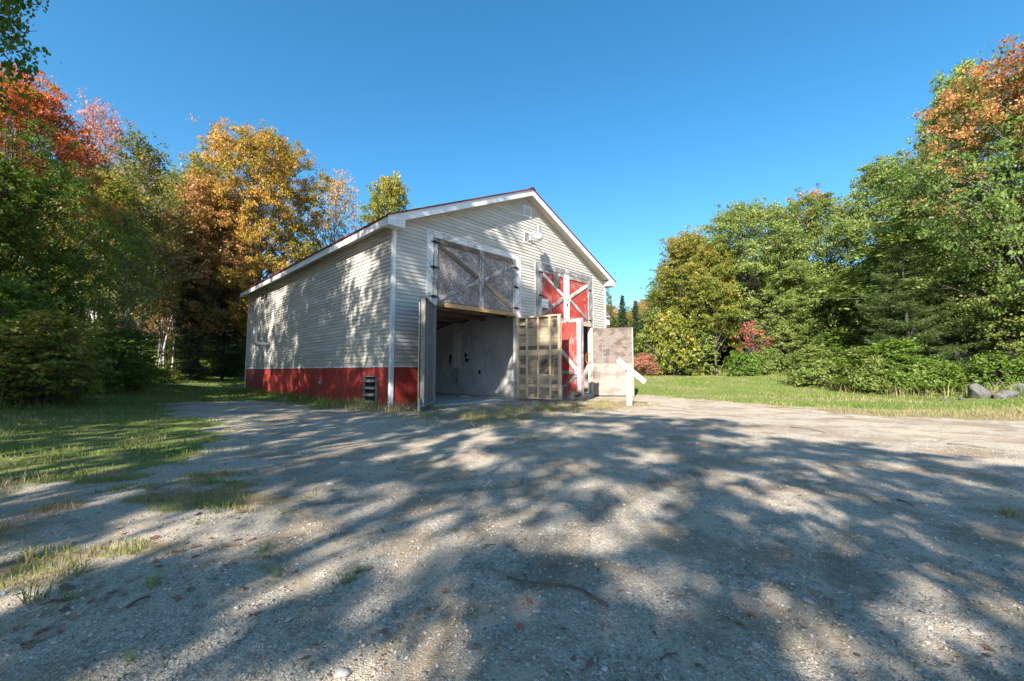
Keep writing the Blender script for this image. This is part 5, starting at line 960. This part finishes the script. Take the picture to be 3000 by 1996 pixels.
for i, (px, py, lb) in enumerate(LS):
    X_, Y_ = gpos(px, py); o = link('fallen_leaf', FL[rr.randrange(4)]); s_ = rr.uniform(.024, .042) if 'drift' in lb else rr.uniform(.017, .032); o.scale = (s_, s_, s_); o.location = (X_, Y_, float(gz(X_, Y_)) + .010); o.rotation_euler = (rr.gauss(0, .22), rr.gauss(0, .22), rr.uniform(0, 6.28)); tag(o, lb, 'leaf', 'fallen leaves in the yard')
# ------------------------------------------------------------------ single weeds
def tuft(seed, n=34, h=.10, w=.005, sp=.05, dry=.1):
    rg = np.random.default_rng(seed); a = rg.uniform(0, 6.28, n); r_ = np.abs(rg.normal(size=n)) * sp; return blades_mesh('weed', r_ * np.cos(a), r_ * np.sin(a), np.zeros(n), h * rg.uniform(.4, 1.3, n), np.full(n, w), np.full(n, dry) + rg.uniform(-.1, .3, n), rg, 1.1)
TF = [tuft(400), tuft(401, 50, .07, .006, .035, .5), tuft(402, 24, .14, .0045, .03, 0), tuft(403, 40, .045, .012, .06, 0)]
for i, (px, py, k, s_, lb) in enumerate(((795, 1345, 3, .9, 'broad-leaved weed with orange leaves in the foreground gravel'), (825, 1328, 1, .7, 'dry tuft beside the broad-leaved weed'), (610, 1290, 1, .8, 'small tuft with brown leaves right of the weedy drift'), (1050, 1228, 3, .5, 'tiny weed in the damp gravel'), (2318, 1182, 1, 1.3, 'brown weed near the right edge'), (75, 1395, 2, 1.0, 'bright grass tuft at the far left foreground'), (160, 1390, 0, .7, 'grass tuft right of the far left tuft'), (350, 1355, 0, .8, 'green tuft above the leaf drift'), (300, 1530, 2, .5, 'thin grass blades near the bottom left'), (605, 1275, 2, .7, 'upright grass blades above the small tuft'), (455, 1215, 0, .7, 'green tuft at the left end of the weed ridge'), (540, 1165, 2, .8, 'tall tuft at the right end of the weed ridge'), (500, 1185, 0, .9, 'leafy tuft in the middle of the weed ridge'), (650, 1190, 2, .5, 'single grass stems right of the weed ridge'), (640, 1330, 2, .6, 'thin green stems left of the broad-leaved weed'), (180, 1330, 1, 1.1, 'dry grass clump on the left gravel'), (60, 1300, 1, 1.5, 'large dry clump at the left edge'))):
    X_, Y_ = gpos(px, py); o = link('weed', TF[k]); o.location = (X_, Y_, float(gz(X_, Y_))); o.scale = (s_, s_, s_); o.rotation_euler.z = i * 1.7; tag(o, lb, 'weed', 'weeds in the yard')
